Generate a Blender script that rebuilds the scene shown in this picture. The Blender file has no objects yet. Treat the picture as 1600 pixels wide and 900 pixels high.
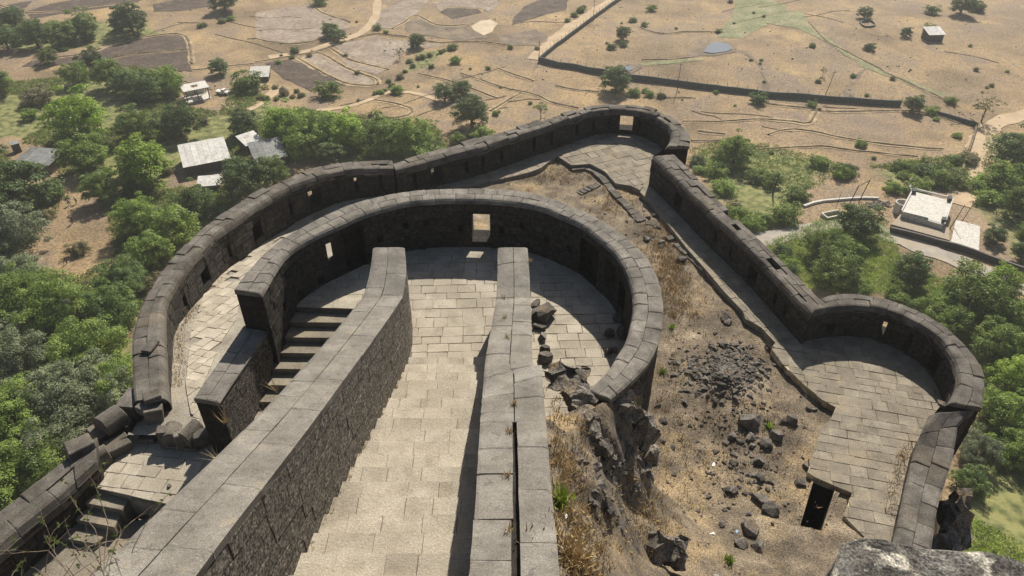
import bpy, bmesh, math, random
import numpy as np
from mathutils import Vector, noise
random.seed(7); rng = np.random.default_rng(7)
R = math.radians
S = bpy.context.scene
COL = S.collection
# ---------------------------------------------------------------- camera, sky, sun, exposure
CAMZ, PITCH, F = 82.0, R(37.5), 1150.0
cd = bpy.data.cameras.new('camera'); cam = bpy.data.objects.new('camera', cd); COL.objects.link(cam)
cam.location = (0, 0, CAMZ); cam.rotation_euler = (R(90) - PITCH, 0, 0)
cd.sensor_width = 36; cd.lens = F / 1600 * 36; cd.clip_start = .1; cd.clip_end = 6000
S.camera = cam
S.render.resolution_x, S.render.resolution_y = 1024, 576
SUNV = Vector((.31, 1.02, 1.0)).normalized()
sun_el = math.asin(SUNV.z); sun_az = math.atan2(SUNV.x, SUNV.y)
W = bpy.data.worlds.new("World"); S.world = W; W.use_nodes = True
wn = W.node_tree.nodes; wl = W.node_tree.links
sky = wn.new('ShaderNodeTexSky'); sky.sky_type = 'NISHITA'; sky.sun_disc = False
sky.sun_elevation = sun_el; sky.sun_rotation = sun_az; sky.air_density = 1.2; sky.dust_density = 2.0
wl.new(sky.outputs[0], wn['Background'].inputs[0]); wn['Background'].inputs[1].default_value = .055
sl = bpy.data.lights.new('sun', 'SUN'); sl.energy = 5.0; sl.angle = R(.55); sl.color = (1, .935, .82)
so = bpy.data.objects.new('sun', sl); COL.objects.link(so); so.location = (60, 200, 260)
so.rotation_euler = SUNV.to_track_quat('Z', 'Y').to_euler()
S.view_settings.view_transform = 'Standard'; S.view_settings.look = 'None'
S.view_settings.exposure = 0.42; S.view_settings.gamma = 1
S.render.engine = 'CYCLES'; S.cycles.max_bounces = 5; S.cycles.volume_bounces = 0

# ---------------------------------------------------------------- helpers
CP, SP = math.cos(PITCH), math.sin(PITCH)
def P(px, py, z):
    """point of the level z on the sight line surveyed at photo position px,py"""
    u = (px - 800) / F; v = (py - 450) / F
    t = (CAMZ - z) / (SP + v * CP)
    return (u * t, (CP - v * SP) * t)
def tag(o, label=None, cat=None, group=None, kind=None):
    if label: o['label'] = label
    if cat: o['category'] = cat
    if group: o['group'] = group
    if kind: o['kind'] = kind
    return o
def link(name, me, mat=None, parent=None, loc=None):
    if mat and not me.materials: me.materials.append(mat)
    o = bpy.data.objects.new(name, me); COL.objects.link(o)
    if parent: o.parent = parent
    if loc: o.location = loc
    return o
def empty(name, loc=(0, 0, 0), rz=0):
    o = bpy.data.objects.new(name, None); COL.objects.link(o); o.location = loc; o.rotation_euler = (0, 0, rz)
    o.empty_display_size = .3
    return o
def mesh(name, V, Fc, uv=None, smooth=False):
    me = bpy.data.meshes.new(name); me.from_pydata([tuple(map(float, v)) for v in V], [], Fc)
    if uv:
        l = me.uv_layers.new(name='UVMap'); a = np.array([c for f in uv for c in f], dtype=np.float32).ravel()
        l.data.foreach_set('uv', a)
    if smooth: me.polygons.foreach_set('use_smooth', [True] * len(me.polygons))
    me.update(); return me
class MB:
    def __init__(s): s.V = []; s.F = []
    def add(s, V, Fc):
        b = len(s.V); s.V += [tuple(v) for v in V]; s.F += [tuple(b + i for i in f) for f in Fc]
    def box(s, x0, x1, y0, y1, z0, z1):
        s.add([(x0,y0,z0),(x1,y0,z0),(x1,y1,z0),(x0,y1,z0),(x0,y0,z1),(x1,y0,z1),(x1,y1,z1),(x0,y1,z1)],
              [(3,2,1,0),(4,5,6,7),(0,1,5,4),(1,2,6,5),(2,3,7,6),(3,0,4,7)])
    def tube(s, pts, r, n=6):
        pts = [Vector(p) for p in pts]; rs = r if isinstance(r, (list, tuple)) else [r] * len(pts)
        rings = []
        for i, p in enumerate(pts):
            d = (pts[min(i + 1, len(pts) - 1)] - pts[max(i - 1, 0)]).normalized()
            a = d.orthogonal().normalized(); b = d.cross(a)
            rings.append([p + (a * math.cos(k * 2 * math.pi / n) + b * math.sin(k * 2 * math.pi / n)) * rs[i] for k in range(n)])
        V = [v for rg in rings for v in rg]; Fc = []
        for i in range(len(pts) - 1):
            for k in range(n):
                Fc.append((i*n+k, i*n+(k+1)%n, (i+1)*n+(k+1)%n, (i+1)*n+k))
        Fc.append(tuple(range(n - 1, -1, -1))); Fc.append(tuple((len(pts)-1)*n + k for k in range(n)))
        s.add(V, Fc)
    def build(s, name, mat, parent=None, smooth=False):
        return link(name, mesh(name, s.V, s.F, smooth=smooth), mat, parent)
def inside(X, Y, poly):
    X = np.asarray(X, float); Y = np.asarray(Y, float); r = np.zeros(X.shape, bool); n = len(poly)
    for i in range(n):
        x1, y1 = poly[i]; x2, y2 = poly[(i + 1) % n]
        if y1 == y2: continue
        c = ((y1 > Y) != (y2 > Y)) & (X < (x2 - x1) * (Y - y1) / (y2 - y1) + x1)
        r ^= c
    return r
def dist_poly(X, Y, poly, closed=True):
    X = np.asarray(X, float); Y = np.asarray(Y, float); d = np.full(X.shape, 1e9); n = len(poly)
    for i in range(n if closed else n - 1):
        x1, y1 = poly[i]; x2, y2 = poly[(i + 1) % n]; dx, dy = x2 - x1, y2 - y1
        t = np.clip(((X - x1) * dx + (Y - y1) * dy) / (dx * dx + dy * dy + 1e-9), 0, 1)
        d = np.minimum(d, np.hypot(X - x1 - t * dx, Y - y1 - t * dy))
    return d

# ---------------------------------------------------------------- materials
def mat(name, stops, scale=3.0, rough=.92, bump=.3, bscale=None, detail=8, spots=None, obj_var=.0, coords='Object',
        bdist=.03, fine=None, brick=None, spec=.25, attr=None, speck=None, wave=None):
    m = bpy.data.materials.new(name); m.use_nodes = True; N = m.node_tree.nodes; L = m.node_tree.links
    b = N['Principled BSDF']; b.inputs['Roughness'].default_value = rough
    b.inputs['Specular IOR Level'].default_value = spec
    tc = N.new('ShaderNodeTexCoord')
    if coords == 'World':
        g = N.new('ShaderNodeNewGeometry'); vec = g.outputs['Position']
    else: vec = tc.outputs[coords]
    def noi(sc, det=detail, ro=.6):
        n = N.new('ShaderNodeTexNoise'); n.inputs['Scale'].default_value = sc; n.inputs['Detail'].default_value = det
        n.inputs['Roughness'].default_value = ro; L.new(vec, n.inputs['Vector']); return n
    n1 = noi(scale)
    r = N.new('ShaderNodeValToRGB'); e = r.color_ramp.elements
    e[0].position, e[0].color = stops[0][0], (*stops[0][1], 1); e[1].position, e[1].color = stops[-1][0], (*stops[-1][1], 1)
    for p, c in stops[1:-1]:
        k = e.new(p); k.color = (*c, 1)
    L.new(n1.outputs['Fac'], r.inputs[0]); out = r.outputs[0]
    def mix(fac, a, c, mode='MIX', f=1.0):
        x = N.new('ShaderNodeMix'); x.data_type = 'RGBA'; x.blend_type = mode
        if fac is None: x.inputs[0].default_value = f
        else: L.new(fac, x.inputs[0])
        L.new(a, x.inputs[6])
        if isinstance(c, tuple): x.inputs[7].default_value = (*c, 1)
        else: L.new(c, x.inputs[7])
        return x.outputs[2]
    def rng_(src, a, c2, lo=0., hi=1.):
        x = N.new('ShaderNodeMapRange'); x.inputs[1].default_value = a; x.inputs[2].default_value = c2
        x.inputs[3].default_value = lo; x.inputs[4].default_value = hi; L.new(src, x.inputs[0]); return x.outputs[0]
    if spots:
        for (sc, lo, hi, c, amt) in spots:
            n = noi(sc, 6, .65); out = mix(rng_(n.outputs['Fac'], lo, hi, 0, amt), out, c)
    if speck:
        sc, lo, hi = speck
        v = N.new('ShaderNodeTexNoise'); v.inputs['Scale'].default_value = sc; v.inputs['Detail'].default_value = 3; L.new(vec, v.inputs['Vector'])
        x = N.new('ShaderNodeMix'); x.data_type = 'RGBA'; x.blend_type = 'MULTIPLY'; x.inputs[0].default_value = 1
        L.new(out, x.inputs[6]); L.new(rng_(v.outputs['Fac'], .37, .63, lo, hi), x.inputs[7]); out = x.outputs[2]
    if obj_var:
        oi = N.new('ShaderNodeObjectInfo'); x = N.new('ShaderNodeMix'); x.data_type = 'RGBA'; x.blend_type = 'MULTIPLY'
        x.inputs[0].default_value = 1; L.new(out, x.inputs[6]); L.new(rng_(oi.outputs['Random'], 0, 1, 1 - obj_var, 1 + obj_var), x.inputs[7]); out = x.outputs[2]
    bh = None
    if brick:
        bk = N.new('ShaderNodeTexBrick'); L.new(tc.outputs['UV'], bk.inputs['Vector'])
        bk.inputs['Scale'].default_value = 1; bk.inputs['Brick Width'].default_value = brick[0]; bk.inputs['Row Height'].default_value = brick[1]
        bk.inputs['Mortar Size'].default_value = .018; bk.inputs['Mortar Smooth'].default_value = .3
        bk.inputs['Color1'].default_value = (.75, .75, .75, 1); bk.inputs['Color2'].default_value = (1.15, 1.12, 1.1, 1); bk.inputs['Mortar'].default_value = (.5, .47, .43, 1)
        out = mix(None, out, bk.outputs['Color'], 'MULTIPLY'); bh = bk.outputs['Fac']
    L.new(out, b.inputs['Base Color'])
    if bump:
        n2 = noi(bscale or scale * 4, 10, .7); bp = N.new('ShaderNodeBump'); bp.inputs['Strength'].default_value = bump; bp.inputs['Distance'].default_value = bdist
        h = n2.outputs['Fac']
        if bh:
            mm = N.new('ShaderNodeMath'); mm.operation = 'MULTIPLY_ADD'; L.new(bh, mm.inputs[0]); mm.inputs[1].default_value = -.8; L.new(h, mm.inputs[2]); h = mm.outputs[0]
        if wave:
            w = N.new('ShaderNodeTexWave'); w.inputs['Scale'].default_value = wave; w.inputs['Distortion'].default_value = 2; L.new(vec, w.inputs['Vector'])
            mm = N.new('ShaderNodeMath'); mm.operation = 'ADD'; L.new(w.outputs['Fac'], mm.inputs[0]); L.new(h, mm.inputs[1]); h = mm.outputs[0]
        L.new(h, bp.inputs['Height']); L.new(bp.outputs[0], b.inputs['Normal'])
    return m
M = {}
M['coping'] = mat('basalt_coping', [(.3,(.115,.102,.088)),(.5,(.185,.167,.144)),(.7,(.26,.237,.205))], 1.6, bump=.7, bscale=14, coords='World',
                  spots=[(5,.55,.72,(.07,.063,.055),.7),(9,.62,.7,(.30,.27,.22),.5)], obj_var=.16, speck=(38,.6,1.35))
M['coping_dark'] = mat('weathered_coping', [(.3,(.068,.06,.051)),(.5,(.12,.107,.092)),(.7,(.19,.172,.148))], 1.3, bump=.7, bscale=12, coords='World',
                  spots=[(.7,.5,.7,(.15,.115,.075),.5),(7,.6,.72,(.045,.04,.036),.7)], obj_var=.2, speck=(30,.6,1.35))
M['coping_light'] = mat('rampart_top_stone', [(.3,(.13,.118,.102)),(.5,(.19,.173,.15)),(.7,(.26,.24,.21))], .9, bump=.75, bscale=12, coords='World',
                  spots=[(4,.54,.68,(.10,.09,.08),.7),(1.6,.6,.7,(.29,.24,.165),.5),(14,.6,.68,(.33,.31,.27),.6),(.6,.56,.66,(.13,.12,.105),.6)], obj_var=.08, speck=(42,.68,1.25))
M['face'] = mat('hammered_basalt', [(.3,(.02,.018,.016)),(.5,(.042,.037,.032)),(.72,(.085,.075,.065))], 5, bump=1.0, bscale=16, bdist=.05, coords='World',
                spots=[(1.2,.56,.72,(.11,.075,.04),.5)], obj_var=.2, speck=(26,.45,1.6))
M['rampart_face'] = mat('rough_rampart_face', [(.3,(.04,.035,.031)),(.5,(.125,.112,.095)),(.7,(.28,.25,.21))], 7, bump=1.0, bscale=20, bdist=.09, coords='World',
                spots=[(.8,.55,.7,(.16,.12,.07),.35)], obj_var=.04, speck=(17,.3,1.9))
M['core'] = mat('wall_core', [(.3,(.014,.012,.011)),(.7,(.045,.039,.034))], 4, bump=.9, bscale=14, bdist=.05, coords='World', brick=(.85,.42))
M['paving'] = mat('pale_paving', [(.3,(.29,.252,.198)),(.5,(.39,.345,.275)),(.7,(.48,.43,.35))], 1.2, bump=.75, bscale=13, coords='World', bdist=.05,
                  spots=[(.5,.5,.68,(.27,.235,.175),.45),(5,.6,.72,(.17,.155,.135),.6),(.3,.52,.66,(.27,.235,.18),.6),(1.1,.58,.68,(.45,.42,.36),.4)], obj_var=.12, speck=(24,.82,1.15))
M['paving_dark'] = mat('worn_dark_paving', [(.3,(.165,.142,.11)),(.5,(.235,.204,.158)),(.7,(.31,.275,.215))], 1.2, bump=.7, bscale=13, coords='World',
                  spots=[(.6,.5,.68,(.27,.215,.14),.6),(6,.6,.72,(.10,.09,.08),.6)], obj_var=.14, speck=(32,.65,1.3))
M['joint'] = mat('joint_mortar', [(.3,(.15,.135,.11)),(.5,(.225,.2,.165)),(.7,(.31,.28,.23))], 2.5, bump=.7, bscale=20, coords='World')
M['dusty'] = mat('dusty_walk', [(.3,(.19,.168,.135)),(.5,(.27,.243,.2)),(.7,(.35,.318,.265))], .8, bump=.9, bscale=10, coords='World', spots=[(.4,.55,.68,(.24,.19,.12),.5),(8,.6,.7,(.15,.135,.11),.5)], speck=(20,.7,1.25))
M['lime'] = mat('lime_joint', [(.35,(.17,.145,.11)),(.5,(.42,.35,.22)),(.62,(.62,.54,.38))], 1.2, bump=.7, bscale=20, coords='World')
M['dirt'] = mat('yard_dirt', [(.32,(.088,.07,.05)),(.48,(.15,.118,.083)),(.6,(.225,.178,.125)),(.72,(.34,.275,.19))], .7, bump=1, bscale=9, bdist=.08, coords='World',
                spots=[(.25,.52,.64,(.34,.25,.14),.8),(3.5,.58,.66,(.1,.088,.075),.6),(11,.6,.68,(.42,.37,.3),.5)], speck=(16,.55,1.45))
M['rock'] = mat('basalt_rock', [(.3,(.06,.052,.045)),(.5,(.13,.115,.1)),(.7,(.21,.19,.165))], 2.0, bump=1, bscale=8, bdist=.06, coords='World',
                spots=[(1.1,.56,.68,(.26,.17,.09),.55)], obj_var=.3, speck=(22,.6,1.4))
M['outcrop'] = mat('spur_basalt', [(.3,(.07,.062,.054)),(.5,(.16,.143,.122)),(.7,(.27,.245,.21))], 1.6, bump=1, bscale=7, bdist=.08, coords='World', spots=[(.9,.52,.64,(.27,.185,.1),.7)], speck=(16,.5,1.4))
M['lichen_rock'] = mat('lichen_rock', [(.3,(.05,.045,.04)),(.5,(.13,.12,.105)),(.7,(.24,.225,.2))], 2.6, bump=1, bscale=9, bdist=.05, coords='World',
                spots=[(3.2,.55,.63,(.62,.57,.47),.85),(1.4,.6,.68,(.66,.6,.48),.7)], speck=(40,.5,1.5))
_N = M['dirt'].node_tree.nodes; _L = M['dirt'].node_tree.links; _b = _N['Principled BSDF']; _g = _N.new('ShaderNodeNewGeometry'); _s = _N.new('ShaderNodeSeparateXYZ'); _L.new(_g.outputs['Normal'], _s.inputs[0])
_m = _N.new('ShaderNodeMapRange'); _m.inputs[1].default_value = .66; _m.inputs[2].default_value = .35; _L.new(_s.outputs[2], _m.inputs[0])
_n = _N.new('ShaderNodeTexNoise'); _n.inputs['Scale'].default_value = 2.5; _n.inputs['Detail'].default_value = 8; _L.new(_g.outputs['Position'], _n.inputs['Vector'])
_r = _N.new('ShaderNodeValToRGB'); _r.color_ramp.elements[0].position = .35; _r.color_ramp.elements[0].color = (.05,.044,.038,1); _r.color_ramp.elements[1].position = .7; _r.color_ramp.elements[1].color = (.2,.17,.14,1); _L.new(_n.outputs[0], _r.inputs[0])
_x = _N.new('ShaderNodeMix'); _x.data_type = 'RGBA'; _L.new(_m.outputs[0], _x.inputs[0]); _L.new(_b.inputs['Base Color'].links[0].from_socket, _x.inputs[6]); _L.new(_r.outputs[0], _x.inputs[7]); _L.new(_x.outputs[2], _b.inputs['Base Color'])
M['straw'] = mat('dry_grass', [(.3,(.34,.245,.12)),(.7,(.58,.44,.24))], 3, bump=0, coords='World')
M['twig'] = mat('grey_twig', [(.3,(.16,.12,.085)),(.7,(.3,.24,.18))], 6, bump=.3, coords='World')
M['bark'] = mat('bark', [(.3,(.07,.052,.036)),(.7,(.17,.13,.095))], 6, bump=.7, coords='Object')
def leafmat(name, c0, c1, c2, tr=.32):
    m = mat(name, [(.3,c0),(.5,c1),(.7,c2)], .55, bump=0, rough=.6, coords='World', obj_var=.3, spec=.3)
    N = m.node_tree.nodes; L = m.node_tree.links; b = N['Principled BSDF']; t = N.new('ShaderNodeBsdfTranslucent'); mx = N.new('ShaderNodeMixShader')
    mx.inputs[0].default_value = tr; L.new(b.inputs['Base Color'].links[0].from_socket, t.inputs[0])
    L.new(b.outputs[0], mx.inputs[1]); L.new(t.outputs[0], mx.inputs[2]); L.new(mx.outputs[0], N['Material Output'].inputs[0]); return m
M['leaf_dark'] = leafmat('dark_leaf', (.06,.105,.03), (.12,.18,.048), (.21,.275,.078))
M['leaf_mid'] = leafmat('mid_leaf', (.10,.165,.032), (.20,.28,.055), (.33,.40,.09))
M['leaf_bright'] = leafmat('bright_leaf', (.125,.21,.026), (.24,.345,.04), (.36,.46,.07))
M['leaf_grey'] = leafmat('grey_leaf', (.105,.135,.068), (.19,.225,.12), (.32,.34,.21))
M['leaf_dry'] = leafmat('dry_leaf', (.14,.13,.06), (.22,.20,.09), (.31,.28,.14))
def flat(name, c, rough=.6, bump=.2, var=.25, metal=0):
    m = mat(name, [(.3, tuple(k * (1 - var) for k in c)), (.7, tuple(min(1, k * (1 + var)) for k in c))], 2.5, rough=rough, bump=bump, coords='World')
    m.node_tree.nodes['Principled BSDF'].inputs['Metallic'].default_value = metal; return m
M['white_roof'] = mat('sun_bleached_sheet', [(.3,(.42,.40,.37)),(.7,(.68,.66,.62))], 1.2, rough=.55, bump=.3, coords='World', spots=[(.7,.56,.68,(.28,.2,.14),.7)], obj_var=.12)
M['grey_roof'] = mat('grey_sheet', [(.3,(.13,.135,.13)),(.7,(.27,.275,.26))], 1.2, rough=.6, bump=.3, coords='World', spots=[(.7,.56,.68,(.16,.11,.08),.7)], obj_var=.2)
M['brown_wall'] = flat('mud_wall', (.17,.125,.09)); M['dark_wall'] = flat('dark_wall', (.07,.06,.055)); M['timber'] = flat('dark_timber', (.06,.045,.035))
M['concrete'] = flat('pale_concrete', (.55,.52,.47), .85, var=.3); M['concrete_brown'] = flat('brown_concrete', (.33,.27,.2), .85, var=.3)
M['bluegrey'] = flat('damp_block_wall', (.075,.085,.08), .85, var=.4); M['iron'] = flat('dull_iron', (.05,.048,.045), .6); M['thatch'] = flat('thatch', (.42,.33,.2), .95, .8)
M['skin'] = flat('brown_skin', (.22,.12,.07)); M['cloth_white'] = flat('white_cloth', (.75,.74,.72)); M['cloth_dark'] = flat('dark_cloth', (.05,.05,.07)); M['hair'] = flat('black_hair', (.01,.009,.008))
M['vehicle_white'] = flat('cream_paint', (.7,.68,.62), .35); M['tyre'] = flat('tyre_rubber', (.02,.02,.02)); M['glass'] = flat('dark_glass', (.03,.035,.04), .1)
M['litter'] = flat('white_litter', (.8,.8,.8), .6)
M['blue_litter'] = flat('blue_litter', (.25,.4,.6), .6)
M['track'] = mat('road_gravel', [(.3,(.26,.235,.2)),(.7,(.40,.36,.31))], .4, bump=.5, bscale=3, coords='World', spots=[(.15,.5,.65,(.40,.31,.2),.6)])
M['earth_track'] = mat('pale_track', [(.3,(.36,.265,.165)),(.7,(.52,.395,.26))], .3, bump=.5, bscale=3, coords='World')
M['plough'] = mat('ploughed_soil', [(.3,(.06,.043,.032)),(.5,(.09,.066,.05)),(.7,(.13,.098,.074))], .25, bump=1, bscale=1.5, bdist=.25, coords='World', speck=(1.2,.75,1.25))
M['stubble'] = mat('grey_stubble', [(.3,(.2,.155,.115)),(.5,(.27,.215,.165)),(.7,(.35,.29,.225))], .12, bump=1, bscale=1.5, bdist=.15, coords='World', speck=(.9,.8,1.2))
M['pale_field'] = mat('pale_field', [(.3,(.46,.37,.25)),(.7,(.6,.5,.36))], .3, bump=.5, coords='World')
M['marsh'] = mat('marsh_grass', [(.3,(.14,.155,.07)),(.5,(.2,.205,.105)),(.7,(.31,.26,.155))], .15, bump=.6, bscale=1.5, bdist=.2, coords='World', speck=(1,.8,1.2))
M['gully'] = mat('damp_gully', [(.3,(.12,.095,.07)),(.5,(.18,.14,.1)),(.7,(.3,.225,.145))], .2, bump=.8, bscale=1, bdist=.3, coords='World')
M['verge'] = mat('straw_verge', [(.3,(.22,.16,.095)),(.45,(.32,.235,.14)),(.65,(.46,.345,.20))], .25, bump=.8, bscale=3, bdist=.15, coords='World', speck=(2.5,.75,1.2))
M['bund'] = mat('earth_bund', [(.3,(.09,.07,.045)),(.5,(.16,.122,.077)),(.68,(.34,.255,.15))], .5, bump=1, bscale=3, bdist=.2, coords='World')
mw = bpy.data.materials.new('pond_water'); mw.use_nodes = True; b = mw.node_tree.nodes['Principled BSDF']
b.inputs['Base Color'].default_value = (.12,.145,.18,1); b.inputs['Roughness'].default_value = .08; b.inputs['Specular IOR Level'].default_value = .9
nn = mw.node_tree.nodes.new('ShaderNodeTexNoise'); nn.inputs['Scale'].default_value = 3; bb = mw.node_tree.nodes.new('ShaderNodeBump'); bb.inputs['Strength'].default_value = .12
mw.node_tree.links.new(nn.outputs[0], bb.inputs['Height']); mw.node_tree.links.new(bb.outputs[0], b.inputs['Normal']); M['water'] = mw
# ---- ground of the valley: colour zones come from vertex attribute veg (0 bare soil .. 1 green cover)
mg = mat('valley_ground', [(.3,(.13,.092,.055)),(.43,(.225,.16,.092)),(.52,(.325,.228,.122)),(.6,(.27,.2,.125)),(.7,(.45,.33,.19))], .035, bump=.7, bscale=1.1, bdist=.16, coords='World',
         spots=[(.018,.5,.6,(.2,.148,.105),.7),(.03,.54,.66,(.46,.32,.155),.65),(.07,.5,.64,(.21,.155,.115),.75),(.9,.58,.66,(.13,.1,.065),.5),(.35,.56,.68,(.17,.14,.085),.6),(1.7,.6,.68,(.14,.125,.07),.45)], speck=(2.2,.68,1.3))
N = mg.node_tree.nodes; L = mg.node_tree.links; b = N['Principled BSDF']; base = b.inputs['Base Color'].links[0].from_socket
at = N.new('ShaderNodeAttribute'); at.attribute_name = 'veg'; gp = N.new('ShaderNodeNewGeometry')
n1 = N.new('ShaderNodeTexNoise'); n1.inputs['Scale'].default_value = .6; n1.inputs['Detail'].default_value = 8; L.new(gp.outputs['Position'], n1.inputs['Vector'])
r1 = N.new('ShaderNodeValToRGB'); r1.color_ramp.elements[0].position = .35; r1.color_ramp.elements[0].color = (.075,.095,.03,1); r1.color_ramp.elements[1].position = .6; r1.color_ramp.elements[1].color = (.24,.23,.09,1)
L.new(n1.outputs[0], r1.inputs[0])
n2 = N.new('ShaderNodeTexNoise'); n2.inputs['Scale'].default_value = .12; n2.inputs['Detail'].default_value = 8; L.new(gp.outputs['Position'], n2.inputs['Vector'])
ma = N.new('ShaderNodeMath'); ma.operation = 'ADD'; L.new(at.outputs['Fac'], ma.inputs[0]); L.new(n2.outputs[0], ma.inputs[1])
mr = N.new('ShaderNodeMapRange'); mr.inputs[1].default_value = .88; mr.inputs[2].default_value = 1.12; L.new(ma.outputs[0], mr.inputs[0])
mx = N.new('ShaderNodeMix'); mx.data_type = 'RGBA'; L.new(mr.outputs[0], mx.inputs[0]); L.new(base, mx.inputs[6]); L.new(r1.outputs[0], mx.inputs[7]); L.new(mx.outputs[2], b.inputs['Base Color'])
M['ground'] = mg

# ---------------------------------------------------------------- survey of the fort walls (photo positions, tops)
def zl(zs, n): return np.interp(np.linspace(0, 1, n), np.linspace(0, 1, len(zs)), zs)
def path(px, zs):
    z = zl(zs, len(px)); return [P(a, b, c) for (a, b), c in zip(px, z)]
def resample(pts, n, smooth=True):
    p = np.array(pts, float)
    if smooth and len(p) > 3:
        q = []
        for i in range(len(p) - 1):
            a, b_, c, d = p[max(i-1,0)], p[i], p[i+1], p[min(i+2,len(p)-1)]
            for t in (0, .25, .5, .75):
                q.append(.5*((2*b_)+(-a+c)*t+(2*a-5*b_+4*c-d)*t*t+(-a+3*b_-3*c+d)*t**3))
        q.append(p[-1]); p = np.array(q)
    s = np.r_[0, np.cumsum(np.hypot(*np.diff(p, axis=0).T))]; u = np.linspace(0, s[-1], n)
    return np.c_[np.interp(u, s, p[:, 0]), np.interp(u, s, p[:, 1])]
RING_O = [(366,452),(388,423),(417,392),(450,367),(490,345),(527,327),(563,314),(603,304),(650,297),(700,294),(750,294),(797,296),(833,302),(863,310),(900,325),(933,340),(960,357),(993,383),(1017,413),(1030,443),(1036,483),(1034,505),(1029,532),(1018,558),(1002,579),(979,602),(953,623)]
RING_I = [(408,458),(430,420),(450,395),(488,370),(540,347),(567,335),(610,322),(650,315),(700,312),(767,313),(813,317),(847,325),(880,338),(907,350),(933,370),(960,393),(977,420),(988,450),(990,483),(985,506),(979,530),(968,547),(950,576),(930,596),(916,608)]
LEFT_O = [(212,628),(209,600),(207,543),(213,503),(230,463),(253,423),(287,388),(320,353),(360,323),(400,297),(450,275),(483,263),(517,257),(550,253),(613,250)]
LEFT_I = [(262,622),(258,580),(256,530),(257,470),(283,423),(307,393),(333,363),(367,339),(400,315),(450,287),(483,277),(517,268),(550,264),(583,263),(615,264)]
NORTH_O = [(613,253),(667,238),(733,220),(800,202),(867,182),(910,169),(943,163),(987,163),(1013,167),(1040,177),(1063,193),(1077,211),(1077,228)]
NORTH_I = [(618,266),(690,248),(750,233),(800,217),(833,206),(867,195),(900,183),(933,173),(967,171),(1000,174),(1027,184),(1046,200),(1048,214),(1040,228)]
EAST_O = [(1053,242),(1103,294),(1178,367),(1269,456),(1283,469)]; EAST_I = [(1018,247),(1058,284),(1100,325),(1180,400),(1257,481),(1268,492)]
BAST_O = [(1268,476),(1294,462),(1333,458),(1372,464),(1411,476),(1450,493),(1481,514),(1512,542),(1532,569),(1539,600),(1534,636)]
BAST_I = [(1265,489),(1287,483),(1318,479),(1353,479),(1388,485),(1419,497),(1450,514),(1473,534),(1489,557),(1498,582),(1496,604),(1482,626)]
LOW_O = [(1528,640),(1495,663),(1490,690),(1480,737),(1464,791),(1455,849),(1440,930)]; LOW_I = [(1455,645),(1433,694),(1418,752),(1398,842),(1375,930)]
GATE_O = [(152,684),(132,694),(93,729),(58,756),(0,799),(-90,862)]; GATE_I = [(150,725),(113,760),(78,791),(39,822),(0,857),(-90,925)]
RZ = 62.9; OZ = 56.4
ZLEFT = [58.75,58.75,58.7,58.4,57.9,57.3,56.9,56.6,56.4]
def left_z(x, y): return 54.1 + 3.9 * np.clip((43 - np.asarray(y, float)) / 20, 0, 1) ** 1.1
outline = [tuple(p) for p in resample(path(GATE_O, [58.8,58.3]), 12)][::-1] + [tuple(p) for p in resample(path(LEFT_O, ZLEFT), 30)] + \
          [tuple(p) for p in resample(path(NORTH_O, [OZ]), 30)] + [tuple(p) for p in resample(path(EAST_O, [OZ]), 6)] + \
          [tuple(p) for p in resample(path(BAST_O, [OZ]), 16)] + [tuple(p) for p in resample(path(LOW_O, [55,54.6]), 6)] + [(19, 6), (16, -25), (-18, -25)]

# ---------------------------------------------------------------- valley terrain
_w = [(rng.uniform(.006,.03), rng.uniform(0,6.28), rng.uniform(0,6.28)) for _ in range(14)]
def T(X, Y):
    X = np.asarray(X, float); Y = np.asarray(Y, float)
    ins = inside(X, Y, outline); D = np.where(ins, 0, dist_poly(X, Y, outline))
    h = 27 * np.exp(-(D / 7.0) ** 1.4) + 12 * np.exp(-(D / 16.) ** 1.2) + 11 * np.exp(-D / 50)
    u = np.zeros_like(X)
    for k, a, p in _w: u += np.sin(X * k * math.cos(a) + Y * k * math.sin(a) + p) / (1 + 60 * k)
    far = np.clip((D - 15) / 60, 0, 1)
    gx = (X - 75) / 70; gy = (Y - 235) / 40
    u2 = np.sin(X * .05 + Y * .03) * .3 + np.sin(Y * .07 - X * .03 + 1) * .25
    return h + far * (u * .5 + u2 + 1.6 * np.exp(-gx * gx - gy * gy)) - (1 - far) * 0 + np.where(ins, 0, 1) * (noise_tab(X, Y) * np.clip(D / 10, 0, 1) * np.where(D > 60, .10, .35))
_nt = rng.normal(size=(256, 256))
for _ in range(2): _nt = (_nt + np.roll(_nt, 1, 0) + np.roll(_nt, 1, 1) + np.roll(_nt, (1, 1), (0, 1))) / 2.6
def noise_tab(X, Y, s=.35):
    a = X * s; b_ = Y * s; i = np.floor(a).astype(int); j = np.floor(b_).astype(int); fa = a - i; fb = b_ - j
    g = lambda p, q: _nt[p % 256, q % 256]
    fa = fa*fa*(3-2*fa); fb = fb*fb*(3-2*fb)
    return (g(i,j)*(1-fa)+g(i+1,j)*fa)*(1-fb) + (g(i,j+1)*(1-fa)+g(i+1,j+1)*fa)*fb
_ts = np.concatenate([np.linspace(26, 160, 270), np.linspace(160.7, 900, 700)])
def G(px, py):
    """where the sight line surveyed at px,py meets the valley ground"""
    u = (px - 800) / F; v = (py - 450) / F
    X = u * _ts; Y = (CP - v * SP) * _ts; Z = CAMZ - (SP + v * CP) * _ts
    d = Z - T(X, Y); k = int(np.argmax(d < 0))
    if k == 0: k = len(_ts) - 1
    f = d[k-1] / (d[k-1] - d[k] + 1e-9); t = _ts[k-1] + f * (_ts[k] - _ts[k-1])
    return Vector((u * t, (CP - v * SP) * t, CAMZ - (SP + v * CP) * t)), t
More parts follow.
